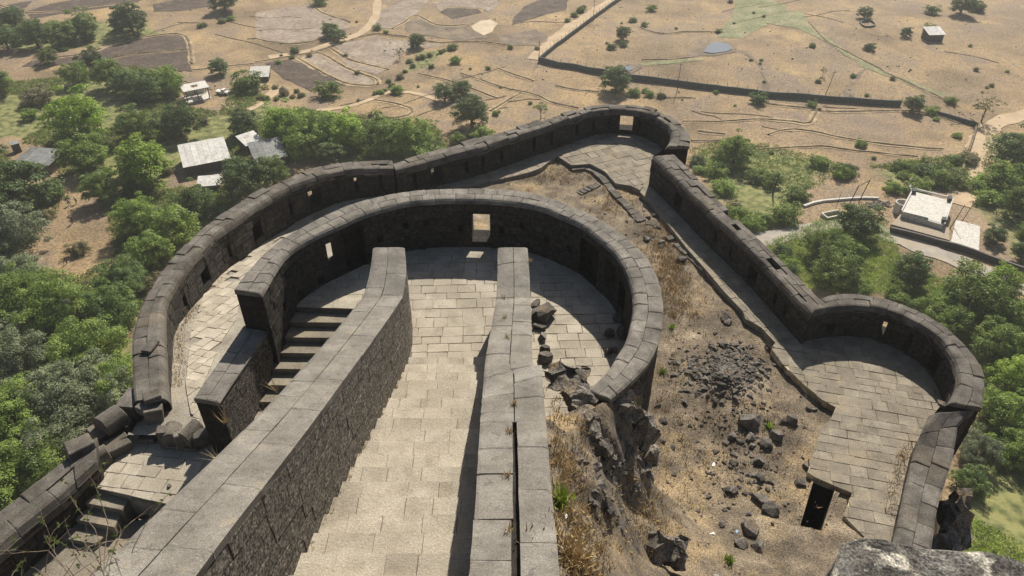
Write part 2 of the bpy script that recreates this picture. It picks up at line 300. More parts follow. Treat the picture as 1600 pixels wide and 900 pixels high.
GREEN = [ # photo outlines of the green zones
 [(0,130),(90,120),(200,100),(290,125),(380,110),(420,160),(500,175),(620,185),(680,195),(705,235),(600,260),(450,255),(350,330),(250,420),(210,520),(210,640),(0,860),(-250,900),(-250,100)],
 [(0,40),(90,35),(230,30),(270,60),(120,80),(0,80)], [(640,80),(700,75),(690,100),(620,120)],
 [(1080,230),(1160,215),(1330,260),(1260,300),(1240,350),(1180,360),(1100,300)],
 [(1190,385),(1290,340),(1370,330),(1420,420),(1600,470),(1750,500),(1750,1000),(1480,900),(1480,780),(1540,620),(1520,540),(1400,460),(1260,450)],
 [(1540,210),(1700,200),(1700,420),(1590,400),(1520,330)], [(1360,260),(1520,240),(1500,300),(1370,290)]]
BARE = [[(35,390),(110,300),(150,310),(175,350),(180,400),(130,430),(60,430)],[(290,120),(370,125),(345,175),(270,165)],[(275,270),(370,250),(365,290),(290,300)],[(10,220),(90,230),(95,290),(20,300)]]
def zone(polys): return [[tuple(G(x, y)[0][:2]) for x, y in pl] for pl in polys]
GZ, BZ = zone(GREEN), zone(BARE)
def veg(X, Y):
    v = np.zeros(np.shape(X))
    for pl in GZ:
        d = dist_poly(X, Y, pl); v = np.maximum(v, np.where(inside(X, Y, pl), np.clip(.35 + d / 12, 0, .78), np.clip(.35 - d / 12, 0, 1)))
    for pl in BZ:
        d = dist_poly(X, Y, pl); v = np.minimum(v, np.where(inside(X, Y, pl), .1, np.clip(d / 5, 0, 1)))
    return v
xs = np.r_[-1500,-1100,-800,-600,-450,-360,-310, np.arange(-270, 290, 1.6), 320, 370, 460, 620, 850, 1150, 1500]
ys = np.r_[-1500,-900,-500,-250,-120,-60,-30, np.arange(-5, 330, 1.6), 345, 380, 450, 600, 850, 1150, 1500, 1900, 2400]
X, Y = np.meshgrid(xs, ys); Z = T(X, Y); nx, ny = len(xs), len(ys)
V = np.c_[X.ravel(), Y.ravel(), Z.ravel()]
i = np.arange(nx * ny).reshape(ny, nx); Fq = np.stack([i[:-1,:-1], i[:-1,1:], i[1:,1:], i[1:,:-1]], -1).reshape(-1, 4)
me = mesh('ground', V, Fq.tolist(), smooth=True)
a = me.attributes.new('veg', 'FLOAT', 'POINT'); a.data.foreach_set('value', veg(X, Y).ravel().astype(np.float32))
gr = link('ground', me, M['ground']); tag(gr, kind='structure')

def sheet(name, pxs, m, off, step=2.2, world=False, kind='structure', flatz=None):
    pl = pxs if world else [tuple(G(x, y)[0][:2]) for x, y in pxs]
    n = len(pl); pl2 = []
    for k in range(n):                                            # slightly wandering edge
        p, q = Vector(pl[k]), Vector(pl[(k+1) % n]); c = max(1, int((q-p).length / 3))
        for j in range(c):
            w = p.lerp(q, j / c); pl2.append((w.x + random.uniform(-.35,.35), w.y + random.uniform(-.35,.35)))
    bm = bmesh.new(); vs = [bm.verts.new((x, y, 0)) for x, y in pl2]
    try: bm.faces.new(vs)
    except Exception: pass
    bmesh.ops.triangulate(bm, faces=bm.faces[:])
    for _ in range(6):
        es = [e for e in bm.edges if e.calc_length() > step * 1.6]
        if not es: break
        bmesh.ops.subdivide_edges(bm, edges=es, cuts=1); bmesh.ops.triangulate(bm, faces=[f for f in bm.faces if len(f.verts) > 3])
    if not bm.verts: return
    A = np.array([v.co[:2] for v in bm.verts]); Zt = T(A[:,0], A[:,1]) if flatz is None else np.full(len(A), flatz)
    for v, z in zip(bm.verts, Zt): v.co.z = z + off
    bmesh.ops.recalc_face_normals(bm, faces=bm.faces[:])
    me = bpy.data.meshes.new(name); bm.to_mesh(me); bm.free()
    if len(me.polygons) and me.polygons[0].normal.z < 0: me.flip_normals()
    o = link(name, me, m); tag(o, kind=kind); return o
def C1(l): return [(x/3, y/3) for x, y in l]
def C2(l): return [(400 + x/3, y/3) for x, y in l]
def C3(l): return [(800 + x/3, y/3) for x, y in l]
def C4(l): return [(1200 + x/3, y/3) for x, y in l]
def C8(l): return [(1100 + x*.3888, 250 + y*.3888) for x, y in l]
for pl, m in [(C1([(150,285),(420,250),(520,215),(700,175),(850,165),(885,205),(888,228),(760,238),(560,262),(500,272),(400,298),(250,308),(100,315)]),'plough'),
    (C1([(240,335),(400,308),(500,285),(640,258),(890,240),(900,335),(700,320),(560,312),(400,330),(280,345)]),'plough'),
    (C1([(130,52),(250,15),(350,0),(500,-30),(760,-40),(650,5),(600,20),(350,38),(150,56)]),'plough'), (C1([(135,68),(320,45),(520,28),(600,26),(330,58),(140,88)]),'plough'),
    (C1([(715,20),(800,5),(900,-25),(1060,-30),(985,30),(850,50),(720,55)]),'plough'), (C1([(0,30),(150,5),(120,35),(0,70)]),'plough'),
    (C2([(0,60),(250,22),(300,55),(425,100),(435,130),(330,180),(150,203),(0,178)]),'stubble'),
    (C2([(370,215),(560,168),(650,190),(865,202),(875,215),(700,240),(620,318),(500,288),(400,235)]),'stubble'),
    (C2([(215,268),(300,250),(345,268),(430,320),(530,365),(555,390),(540,397),(440,392),(330,348),(235,290)]),'stubble'), (C2([(345,225),(400,240),(500,292),(610,325),(570,350),(440,318)]),'stubble'),
    (C2([(40,295),(150,280),(220,300),(430,398),(300,395),(260,430),(130,370)]),'plough'), (C2([(555,130),(560,60),(700,0),(830,-20),(750,68),(680,108),(640,135)]),'stubble'),
    (C2([(700,112),(760,80),(850,118),(980,118),(1010,150),(1100,175),(960,192),(700,150)]),'gully'), (C2([(860,60),(900,38),(1040,42),(1060,60),(960,80),(920,88)]),'plough'),
    (C2([(1012,125),(1050,98),(1100,92),(1130,110),(1110,150),(1070,168),(1025,145)]),'pale_field'), (C2([(830,10),(900,0),(1120,-20),(1140,20),(1090,60),(1060,40),(900,30),(860,55)]),'stubble'),
    (C3([(0,92),(60,32),(150,-10),(270,-10),(250,48),(100,88),(0,118)]),'plough'), (C3([(-60,170),(0,160),(110,138),(170,168),(150,210),(0,212),(-60,205)]),'gully'),
    (C3([(960,175),(1040,60),(1050,-10),(1200,-10),(1290,30),(1250,90),(1170,130),(1080,180)]),'marsh'), (C3([(1200,40),(1370,60),(1385,100),(1480,180),(1640,290),(1660,310),(1560,260),(1440,180),(1330,130),(1200,110)]),'marsh'),
    (C3([(600,300),(700,285),(840,275),(900,270),(880,285),(720,300),(620,312)]),'marsh'), (C4([(380,250),(470,300),(560,340),(700,390),(850,455),(780,455),(640,390),(520,345),(430,310)]),'marsh'),
    (C3([(1060,240),(1100,240),(1160,290),(1190,370),(1240,440),(1150,440),(1180,380),(1150,300),(1090,255)]),'gully'), (C4([(400,380),(440,330),(480,310),(440,345),(405,400),(410,455),(360,455),(345,430)]),'gully'),
    (C3([(820,250),(900,180),(930,180),(890,240),(900,262),(830,270)]),'gully')]:
    sheet({'plough':'ploughed_field','stubble':'stubble_field','gully':'damp_soil','pale_field':'threshing_ground','marsh':'marsh'}[m], pl, M[m], .07 + random.random()*.03)
def strip(name, pxs, m, w, off=.12, world=False, bumpz=0.):
    pts = pxs if world else [G(x, y)[0] for x, y in pxs]
    p = resample([(q[0], q[1]) for q in pts], max(4, int(sum((Vector(pts[i+1][:2])-Vector(pts[i][:2])).length for i in range(len(pts)-1)) / 2)))
    V = []; Fc = []; n = len(p)
    for k in range(n):
        d = p[min(k+1,n-1)] - p[max(k-1,0)]; d /= (np.hypot(*d) + 1e-9); nrm = np.array([-d[1], d[0]]); ww = w * random.uniform(.8, 1.2)
        for s, dz in ((-1, 0), (-.4, bumpz), (.4, bumpz), (1, 0)):
            q = p[k] + nrm * s * ww / 2; V.append((q[0], q[1], dz * random.uniform(.7,1.2)))
    A = np.array(V); A[:, 2] += T(A[:,0], A[:,1]) + off - (.1 if bumpz else 0)
    for k in range(n - 1):
        for j in range(3): Fc.append((k*4+j+1, k*4+j, (k+1)*4+j, (k+1)*4+j+1))
    o = link(name, mesh(name, A.tolist(), Fc), m)
    if o.data.polygons[0].normal.z < 0: o.data.flip_normals()
    return tag(o, kind='structure')
strip('road', C8([(60,345),(220,322),(340,300),(480,268),(600,258),(700,285),(770,315),(1000,400),(1286,520),(1500,600)]), M['track'], 4.6, .14)
strip('track', C4([(890,960),(930,870),(955,760),(985,680),(1030,610),(1120,560),(1300,520)]), M['earth_track'], 5, .12)
strip('track', C3([(100,280),(250,150),(400,50),(520,-30)]), M['earth_track'], 5, .12)
strip('track', C2([(270,520),(440,500),(540,465),(640,430),(760,440),(850,470),(890,480)]), M['earth_track'], 1.8, .12)
strip('track', C2([(60,270),(260,235),(400,190),(500,150),(560,80),(570,10),(600,-30)]), M['earth_track'], 3, .12)
strip('track', C1([(1060,480),(1130,520),(1190,500),(1300,420)]), M['earth_track'], 3, .12)
strip('path', [(165,330),(195,290),(190,250),(180,215)], M['earth_track'], 1.3, .12)
for l in [C2([(200,275),(330,350),(440,395),(540,402)]), C2([(260,240),(330,262),(440,325),(560,368),(572,395)]), C2([(340,220),(440,282),(620,327)]),
  C2([(0,292),(200,258),(300,238),(480,178),(560,160),(700,172),(880,202),(1040,195),(1200,215)]), C2([(-40,185),(0,182),(150,208),(330,185)]), C2([(250,18),(310,60),(440,105)]),
  C2([(640,135),(690,108),(755,72),(850,118),(980,118)]), C2([(330,525),(430,545),(560,557),(700,545),(732,512),(650,485),(560,470)]), C2([(760,347),(880,372),(1000,412),(1130,462)]),
  C2([(960,345),(1060,377),(1200,422)]), C2([(1130,320),(1200,347),(1300,380)]), C3([(0,420),(100,442),(190,482),(310,508)]), C3([(205,402),(330,425),(400,432)]), C3([(640,457),(860,460)]),
  C3([(800,570),(950,571),(1200,560)]), C3([(840,660),(1000,662),(1170,690)]), C3([(870,615),(1000,630)]), C3([(600,130),(690,158),(800,150),(970,152)]),
  C4([(0,487),(190,507),(220,520),(600,520),(760,537),(900,582)]), C4([(0,632),(90,607),(210,617),(340,645),(500,670),(700,692),(820,700)]), C4([(0,560),(120,570),(190,580),(230,515)]), C4([(-120,700),(0,700),(240,685),(420,710),(700,735)]),
  C4([(190,105),(260,180),(300,210),(420,270),(520,320),(560,345),(650,385),(760,435),(830,465)]), C1([(150,280),(420,247),(520,212),(700,172),(850,162),(888,205),(900,300)]), C1([(500,277),(640,250),(890,232)]), C1([(0,25),(130,60),(350,42),(650,12)]),
  C1([(1190,300),(1080,310),(900,330)]), C3([(610,282),(750,280),(850,270)]), C2([(1240,440),(1180,470),(1100,520)])]:
    strip('field_verge', l, M['verge'], random.uniform(1.2, 2.4), .1)
    strip('field_bund', l, M['bund'], random.uniform(.6, 1.1), .14, bumpz=.26)
for _ in range(26):                                               # fainter terrace edges between the surveyed ones
    x0, y0 = random.choice([(random.uniform(420,840), random.uniform(100,190)), (random.uniform(900,1560), random.uniform(5,125)), (random.uniform(1080,1450), random.uniform(165,235)), (random.uniform(230,420), random.uniform(20,110))])
    sx_ = random.uniform(15,38)*random.choice((-1,1)); sl_ = random.uniform(-.25,.35); strip('field_bund', [(x0+sx_*k, y0+abs(sx_)*k*sl_+random.uniform(-2.5,2.5)) for k in range(4)], M['bund'], random.uniform(.4,.7), .1, bumpz=.16)
pz = [G(1122,78)[0].z, G(984,109)[0].z]
sheet('pond_bed', C3([(880,262),(915,205),(960,192),(1050,215),(1055,245),(960,262)]), M['gully'], .13)
sheet('pond_water', C3([(893,246),(924,210),(958,198),(1010,212),(1034,231),(1000,246),(940,254)]), M['water'], .3)
sheet('pond_bed', C3([(490,345),(530,300),(590,295),(610,320),(570,345)]), M['gully'], .13)
sheet('pond_water', C3([(505,338),(522,318),(560,312),(572,330),(540,342)]), M['water'], .3)

# ---------------------------------------------------------------- masonry
def prism(pl, z0, z1, ch=.018, tilt=None):
    """stone cut to the plan outline pl with worn upper edges; z1 may be a function of x,y"""
    n = len(pl); c = np.mean(pl, axis=0); f = z1 if callable(z1) else (lambda x, y: z1); f0 = z0 if callable(z0) else (lambda x, y: z0)
    V = [(x, y, f0(x, y)) for x, y in pl] + [(x, y, f(x, y) - ch) for x, y in pl]
    for x, y in pl:
        d = np.array([c[0]-x, c[1]-y]); l = np.hypot(*d) + 1e-6; q = (x + d[0]/l*ch*1.3, y + d[1]/l*ch*1.3); V.append((q[0], q[1], f(*q)))
    Fc = [tuple(range(n-1,-1,-1)), tuple(range(2*n, 3*n))]
    for k in range(n):
        j = (k+1) % n; Fc += [(k, j, n+j, n+k), (n+k, n+j, 2*n+j, 2*n+k)]
    return V, Fc
def area(pl): return .5 * sum(pl[i][0]*pl[(i+1)%len(pl)][1] - pl[(i+1)%len(pl)][0]*pl[i][1] for i in range(len(pl)))
def clip(poly, rect):
    out = list(poly)
    for k in range(4):
        a, b_ = rect[k], rect[(k+1) % 4]; inp, out = out, []
        sd = lambda p: (b_[0]-a[0])*(p[1]-a[1]) - (b_[1]-a[1])*(p[0]-a[0])
        for i in range(len(inp)):
            p, q = inp[i-1], inp[i]; sp, sq = sd(p), sd(q)
            if (sp >= 0) != (sq >= 0):
                t = sp / (sp - sq); out.append((p[0] + t*(q[0]-p[0]), p[1] + t*(q[1]-p[1])))
            if sq >= 0: out.append(q)
        if len(out) < 3: return []
    res = []
    for p in out:
        if not res or math.hypot(p[0]-res[-1][0], p[1]-res[-1][1]) > .02: res.append(p)
    if len(res) > 2 and math.hypot(res[0][0]-res[-1][0], res[0][1]-res[-1][1]) < .02: res.pop()
    return res
def pave(parent, poly, ang, row, lmin, lmax, zf, m, name='paving_stone', thick=.3, gap=.008, holes=(), drop=0., jit=.012, cap=300, whole=None, ch=.01, bed=None):
    if area(poly) < 0: poly = poly[::-1]
    c, s = math.cos(ang), math.sin(ang); A = np.array(poly); U = A[:,0]*c + A[:,1]*s; Vv = -A[:,0]*s + A[:,1]*c
    out = []; beds = []; v = Vv.min() - random.random()*row
    while v < Vv.max():
        h = row * random.uniform(.8, 1.2); u = U.min() - random.random()*lmax
        while u < U.max():
            l = random.uniform(lmin, lmax); g = gap * random.uniform(.5, 1.7); j = lambda: random.uniform(-.02, .02)
            rc = [(u+g+j(), v+g+j()), (u+l-g+j(), v+g+j()), (u+l-g+j(), v+h-g+j()), (u+g+j(), v+h-g+j())]
            rc = [(a*c - b_*s, a*s + b_*c) for a, b_ in rc]
            if whole:
                c_ = np.mean(rc, axis=0); q = rc if inside([c_[0]],[c_[1]],poly)[0] else []
                if q: beds.append([(p[0]+(p[0]-c_[0])*.03, p[1]+(p[1]-c_[1])*.03) for p in rc])
            else:
                q = clip(poly, rc)
                if bed and len(q) > 2: c_ = np.mean(q, axis=0); beds.append([(p[0]+(p[0]-c_[0])*.03, p[1]+(p[1]-c_[1])*.03) for p in q])
            if len(q) > 2 and area(q) > .04:
                cx, cy = np.mean(q, axis=0)
                if not any(inside([cx],[cy],h_)[0] for h_ in holes) and random.random() >= drop: out.append(q)
            u += l
        v += h
    out.sort(key=lambda q: np.mean(q, axis=0)[1])
    rest = MB(); bd = MB()
    for q in beds: bd.add(*prism(q, lambda x, y: zf(x, y) - thick, lambda x, y: zf(x, y) - .03 + .008*math.sin(x*3+y*5), .004))
    if beds: tag(bd.build('mortar_bed', whole or bed, parent), kind='stuff')
    for k, q in enumerate(out):
        dz = random.uniform(-jit, jit); tx, ty = random.uniform(-.012,.012), random.uniform(-.012,.012); cx, cy = np.mean(q, axis=0)
        f = (lambda x, y: zf(x, y) + dz + tx*(x-cx) + ty*(y-cy)); V, Fc = prism(q, lambda x, y: zf(x, y) - thick, f, ch)
        if k < cap: link(name, mesh(name, V, Fc), m, parent)
        else: rest.add(V, Fc)
    if rest.V: tag(rest.build(name + 's', m, parent), kind='stuff')
    return len(out)

def pair(I, O):
    n = len(I); k = np.argmin(np.hypot(I[:,None,0]-O[None,:,0], I[:,None,1]-O[None,:,1]), 1).astype(float); k[0], k[-1] = 0, len(O)-1
    k = np.maximum.accumulate(k); kk = np.r_[[k[0]]*6, k, [k[-1]]*6]
    w = np.array([1,2,3,4,5,4,3,2,1.]); w /= w.sum(); ks = np.convolve(kk, w, 'same')[6:-6]; m = 5
    for i in range(min(m, n//2)): f = i/m; ks[i] = ks[i]*f; ks[-1-i] = ks[-1-i]*f + (len(O)-1)*(1-f)
    ks = np.maximum.accumulate(np.clip(ks, 0, len(O)-1)); ix = np.arange(len(O))
    return np.c_[np.interp(ks, ix, O[:,0]), np.interp(ks, ix, O[:,1])]
class Wall:
    def __init__(s, name, label, cat, I, O, zt, zin, zout, zs_list=None):
        li = np.hypot(*np.diff(np.array(I), axis=0).T).sum(); s.n = max(4, int(li / .35) + 1)
        s.I, s.O = resample(I, s.n), pair(resample(I, s.n), resample(O, 900)); mid = (s.I + s.O) / 2
        s.s = np.r_[0, np.cumsum(np.hypot(*np.diff(mid, axis=0).T))]; s.L = s.s[-1]
        s.zt = zt if callable(zt) else (lambda t: float(np.interp(t / s.L, np.linspace(0, 1, len(zt)), zt)))
        s.zin = zin; s.zout = zout; s.root = empty(name, (mid[s.n//2][0], mid[s.n//2][1], zin if not callable(zin) else zin(*mid[s.n//2])))
        tag(s.root, label, cat); s.off = Vector(s.root.location); s.op = []; s.bat = .0
    def at(s, t, u):
        t = min(max(t, 0), s.L); p = [np.interp(t, s.s, s.I[:, k]) * (1-u) + np.interp(t, s.s, s.O[:, k]) * u for k in (0, 1)]
        return np.array(p)
    def zi(s, t): p = s.at(t, 0); return s.zin(*p) if callable(s.zin) else s.zin
    def opening(s, px, py, w, lo, hi, depth=1.0):
        zt = s.zt(s.L/2); p = np.array(P(px, py, s.zi(s.L/2) + (lo+hi)/2)); d = np.hypot(s.I[:,0]-p[0], s.I[:,1]-p[1]); k = int(d.argmin())
        z0 = s.zi(s.s[k]); p = np.array(P(px, py, z0 + (lo+hi)/2)); d = np.hypot(s.I[:,0]-p[0], s.I[:,1]-p[1]); k = int(d.argmin())
        t = s.s[k]; z0 = s.zi(t); s.op.append((t - w/2, t + w/2, z0 + lo, z0 + hi, depth))
    def xyz(s, t, u, z, bat=None):
        p = s.at(t, u); return (p[0]-s.off.x, p[1]-s.off.y, z-s.off.z)
    def body(s, m, copez=.28, proud=.03):
        """core of the wall, with the openings left free; every opening gets its jambs, sill and lintel"""
        ts = set(np.arange(0, s.L, .5).tolist() + [s.L])
        for o in s.op: ts |= {o[0], o[1]}
        ts = sorted(t for t in ts if 0 <= t <= s.L); V = []; Fc = []; UV = []
        th = float(np.hypot(*(s.at(s.L/2, 0) - s.at(s.L/2, 1)))); ui = proud / th
        def quad(a, uv): b_ = len(V); V.extend(a); Fc.append((b_, b_+1, b_+2, b_+3)); UV.append(uv)
        for a, b_ in zip(ts[:-1], ts[1:]):
            if b_ - a < 1e-4: continue
            za, zb = s.zt(a) - copez, s.zt(b_) - copez; ba, bb_ = s.zi(a) - 1.2, s.zi(b_) - 1.2
            ops = [o for o in s.op if o[0] <= (a+b_)/2 <= o[1]]
            o = ops[0] if ops else None
            def band(u, l0, l1, h0, h1, flip):
                q = [s.xyz(a, u, l0), s.xyz(b_, u, l1), s.xyz(b_, u, h1), s.xyz(a, u, h0)]; uv = [(a,l0),(b_,l1),(b_,h1),(a,h0)]
                if flip: q.reverse(); uv.reverse()
                quad(q, uv)
            if o:
                band(ui, ba, bb_, o[2], o[2], False); band(ui, o[3], o[3], za, zb, False)
                if o[4] >= 1: band(1-ui, s.zout, s.zout, o[2], o[2], True); band(1-ui, o[3], o[3], za, zb, True)
                else: band(1-ui, s.zout, s.zout, za, zb, True); band(o[4], o[2], o[2], o[3], o[3], False)
                u1 = 1-ui if o[4] >= 1 else o[4]
                for z, fl in ((o[2], False), (o[3], True)):
                    q = [s.xyz(a, 0 if not fl else ui, z), s.xyz(b_, 0 if not fl else ui, z), s.xyz(b_, u1, z), s.xyz(a, u1, z)]
                    if fl: q.reverse()
                    quad(q, [(a,0),(b_,0),(b_,.8),(a,.8)])
            else:
                band(ui, ba, bb_, za, zb, False); band(1-ui, s.zout, s.zout, za, zb, True)
            quad([s.xyz(a, ui, za), s.xyz(b_, ui, zb), s.xyz(b_, 1-ui, zb), s.xyz(a, 1-ui, za)], [(a,0),(b_,0),(b_,1),(a,1)])
        for o in s.op:
            u1 = 1-ui if o[4] >= 1 else o[4]
            for t in (o[0], o[1]): quad([s.xyz(t, 0, o[2]), s.xyz(t, u1, o[2]), s.xyz(t, u1, o[3]), s.xyz(t, 0, o[3])], [(0,o[2]),(.8,o[2]),(.8,o[3]),(0,o[3])])
        for t in (0, s.L): z0 = s.zi(t)-1.2; quad([s.xyz(t, ui, z0), s.xyz(t, 1-ui, z0), s.xyz(t, 1-ui, s.zt(t)-copez), s.xyz(t, ui, s.zt(t)-copez)], [(0,z0),(1.2,z0),(1.2,s.zt(t)),(0,s.zt(t))])
        bm = mesh('wall_core', V, Fc, UV); return link('wall_core', bm, m, s.root)
    def sweep(s, t0, t1, prof, g=.012, ch=.02, dz=0., curved=True):
        """stone whose cross-section prof [(u,z below top)] follows the wall from t0 to t1"""
        ts = [t0+g, t0+g+.04] + ([(t0+t1)/2] if curved else []) + [t1-g-.04, t1-g]; V = []; n = len(prof)
        for i, t in enumerate(ts):
            e = i in (0, len(ts)-1); sk = random.uniform(-.05,.05) if e else 0
            for (u, z) in prof:
                z += random.uniform(-.008,.008) if z > -.25 else 0
                zz = s.zt(t) + z + dz - (ch if e and z > -.2 else 0); V.append(s.xyz(t, u + (random.uniform(-.006,.006)), zz))
        Fc = []
        for i in range(len(ts)-1):
            for k in range(n): Fc.append((i*n+k, (i+1)*n+k, (i+1)*n+(k+1)%n, i*n+(k+1)%n))
        Fc += [tuple(range(n)), tuple((len(ts)-1)*n + k for k in range(n-1,-1,-1))]
        return V, Fc
    def coping(s, m, rows, lmin=.55, lmax=1.1, h=.3, rnd=.12, jit=.02, miss=0., cap=300, rough=0., ch=.02, gg=(.003,.012), t0=0., t1_=None):
        """rows of coping stones: rows = [u0, u1, ...]; the inner edge is rounded off by rnd"""
        cnt = 0
        for r in range(len(rows)-1):
            u0, u1 = rows[r], rows[r+1]; t = t0; L = t1_ or s.L; first = u0 == 0; last = u1 == 1; g = .008
            while t < L - .15:
                l = random.uniform(lmin, lmax); t1 = min(t + l, L)
                if L - t1 < .3: t1 = L
                if first and rnd: prof = [(u0-.0, -h), (u0-.02, -rnd*1.6), (u0+.03, -rnd*.7), (u0+.11, -rnd*.15), (u0+.2, 0), (u1-g, 0), (u1-g, -h)]
                elif last: prof = [(u0+g, -h), (u0+g, 0), (u1-.06, 0), (u1+.02, -.05), (u1+.02, -h)]
                else: prof = [(u0+g, -h), (u0+g, 0), (u1-g, 0), (u1-g, -h)]
                w = random.uniform(-rough, rough); prof = [(u, z if z <= -h else z + w*(u-u0)) for u, z in prof]
                if random.random() >= miss:
                    V, Fc = s.sweep(t, t1, prof, g=random.uniform(*gg), dz=random.uniform(-jit, jit), ch=ch); link('coping_stone', mesh('coping_stone', V, Fc), m, s.root); cnt += 1
                t = t1
        return cnt
    def face(s, m, row=.42, lmin=.6, lmax=1.1, side=0, copez=.3, t_lo=0, t_hi=None, cap=300, zlow=0., pr=.03, zb=None, g=.011, c=.025, jj=.016):
        """dressed stones on the wall face, one mesh each, laid round the openings"""
        t_hi = s.L if t_hi is None else t_hi; zmax = max(s.zt(t) for t in np.linspace(t_lo, t_hi, 20)) - copez
        base = (lambda t: (s.zi(t) if zb is None else zb)); z0 = min(base(t) for t in np.linspace(t_lo, t_hi, 20)) + zlow; res = []
        th = float(np.hypot(*(s.at(s.L/2, 0) - s.at(s.L/2, 1)))); z = z0
        nr = int(max(s.zt(t) - copez - base(t) for t in np.linspace(t_lo, t_hi, 20)) / row) + 2
        for r in range(nr):
            t = t_lo - random.random()*lmax
            while t < t_hi:
                l = random.uniform(lmin, lmax); a, b_ = max(t, t_lo), min(t + l, t_hi); t += l; dr = lambda q: s.zt(q) - copez - r*row
                if b_ - a < .12: continue
                za, zb_ = min(dr(a), dr(b_)) - row, max(dr(a), dr(b_))
                segs = [(a, b_)]
                if side == 0:
                    for o in s.op:
                        if o[3] > za + .08 and o[2] < zb_ - .08:
                            ns = []
                            for x, y in segs:
                                if o[1] <= x or o[0] >= y: ns.append((x, y)); continue
                                if o[0] > x: ns.append((x, o[0]))
                                if o[1] < y: ns.append((o[1], y))
                            segs = ns
                for x, y in segs:
                    if y - x < .12: continue
                    top = [s.zt(q) - copez - r*row for q in (x, y)]; bot = [max(s.zt(q) - copez - (r+1)*row, base(q) - .4) for q in (x, y)]
                    if min(top[0]-bot[0], top[1]-bot[1]) < .1: continue
                    res.append((x, y, bot, top))
        res.sort(key=lambda q: -min(s.zt(q[0]) - q[2][0], 9) if len(res) > cap else 0)
        rest = MB()
        if len(res) > cap:
            random.shuffle(res); res.sort(key=lambda q: s.at(q[0], side)[1])
        for k, (x, y, bot, top) in enumerate(res):
            d = random.uniform(-jj*.8, jj) / th; uo = 0.0 - d if side == 0 else 1 + d; ub = (pr + .05)/th if side == 0 else 1-(pr + .05)/th
            ue = uo + (c/th if side == 0 else -c/th)
            V = []
            for (e, u) in ((0, ub), (0, ue), (c, uo)):
                for (t, z) in ((x+g+e, bot[0]+g+e), (y-g-e, bot[1]+g+e), (y-g-e, top[1]-g-e), (x+g+e, top[0]-g-e)): V.append(s.xyz(t, u, z))
            Fc = [(8,9,10,11)] + [(i, (i+1)%4, 4+(i+1)%4, 4+i) for i in range(4)] + [(4+i, 4+(i+1)%4, 8+(i+1)%4, 8+i) for i in range(4)]
            if side == 1: Fc = [tuple(reversed(f)) for f in Fc]
            if k < cap: link('wall_stone', mesh('wall_stone', V, Fc), m, s.root)
            else: rest.add(V, Fc)
        if rest.V: tag(rest.build('small_wall_stones', m, s.root), kind='stuff')
# ---- the round inner bastion
ring = Wall('bastion_wall', 'tall curved wall of the inner round bastion with pale two-row stone coping', 'fort wall', path(RING_I, [RZ]), path(RING_O, [RZ]), [RZ], 60.0, 51.5)
for a in [(748,361,1.0,.35,2.05,1),(511,392,1.0,.5,2.15,1),(668,357,.26,1.3,1.7,1),(966,424,1.0,.7,2.1,1),(962,466,1.0,.5,1.9,1),(545,382,1.3,.05,2.3,.45),(936,405,1.5,.05,2.2,.45),
          (632,352,.28,1.4,1.7,.4),(637,376,.28,.5,.8,.4),(593,375,.28,.9,1.2,.4),(566,395,.3,.3,.6,.4),(718,362,.28,1.0,1.3,.4),(782,363,.28,.9,1.2,.4),(814,355,.26,1.3,1.6,.4),(853,377,.28,.9,1.2,.4),
          (893,390,.28,.9,1.3,.4),(917,414,.28,.4,.8,.4),(493,433,.35,.2,.6,.5),(442,475,.3,.6,1.0,.5)]: ring.opening(*a)
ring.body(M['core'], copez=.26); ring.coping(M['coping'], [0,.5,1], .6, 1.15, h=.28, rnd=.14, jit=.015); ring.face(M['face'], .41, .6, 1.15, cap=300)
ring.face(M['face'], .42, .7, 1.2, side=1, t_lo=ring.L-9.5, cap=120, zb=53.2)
# ---- outer ramparts
left = Wall('rampart_wall', 'long curved left outer rampart with rounded coping, windows and loopholes', 'fort wall', path(LEFT_I, ZLEFT), path(LEFT_O, ZLEFT), ZLEFT, lambda x, y: float(left_z(x, y)), 46.5)
for a in [(485,304,1.15,.7,1.85,1),(378,357,1.0,.6,1.7,.6),(297,434,1.0,.4,1.35,.6),(553,281,.25,.9,1.8,1),(420,317,.28,.8,1.7,.5),(596,281,.25,.9,1.7,.5),(325,384,.28,.7,1.5,.5),(263,475,.3,.4,1.1,.5)]: left.opening(*a)
left.body(M['core']); left.coping(M['coping_dark'], [0,.52,1], .7, 1.5, h=.3, rnd=.3, jit=.05, miss=.03, rough=.12); left.face(M['face'], .5, .8, 1.3)
north = Wall('rampart_wall', 'dark far rampart rounding the pointed tip of the terrace', 'fort wall', path(NORTH_I, [OZ]), path(NORTH_O, [OZ]), [OZ-.05, OZ+.1, OZ, OZ], 54.1, 46.5)
for a in [(684,272,.9,.6,1.7,1),(725,257,.25,.8,1.6,.5),(753,249,.25,.8,1.6,.5),(782,241,.25,.8,1.6,.5),(643,277,.25,.8,1.6,.5),(865,218,.28,.5,1.7,1),(833,226,.28,.7,1.7,.5),(900,203,.28,.7,1.5,.5),(925,195,.28,.6,1.5,.5),(950,186,.28,.8,1.5,.5),(976,196,1.25,.45,1.75,1),(1004,188,.3,.6,1.4,.5)]: north.opening(*a)
north.body(M['core']); north.coping(M['coping_dark'], [0,.5,1], .8, 1.7, h=.3, rnd=.3, jit=.06, miss=.05, rough=.15); north.face(M['face'], .5, .8, 1.3)
east = Wall('rampart_wall', 'straight right outer rampart running diagonally to the right bastion', 'fort wall', path(EAST_I, [OZ]), path(EAST_O, [OZ]), [OZ+.1, OZ], 54.1, 46.5)
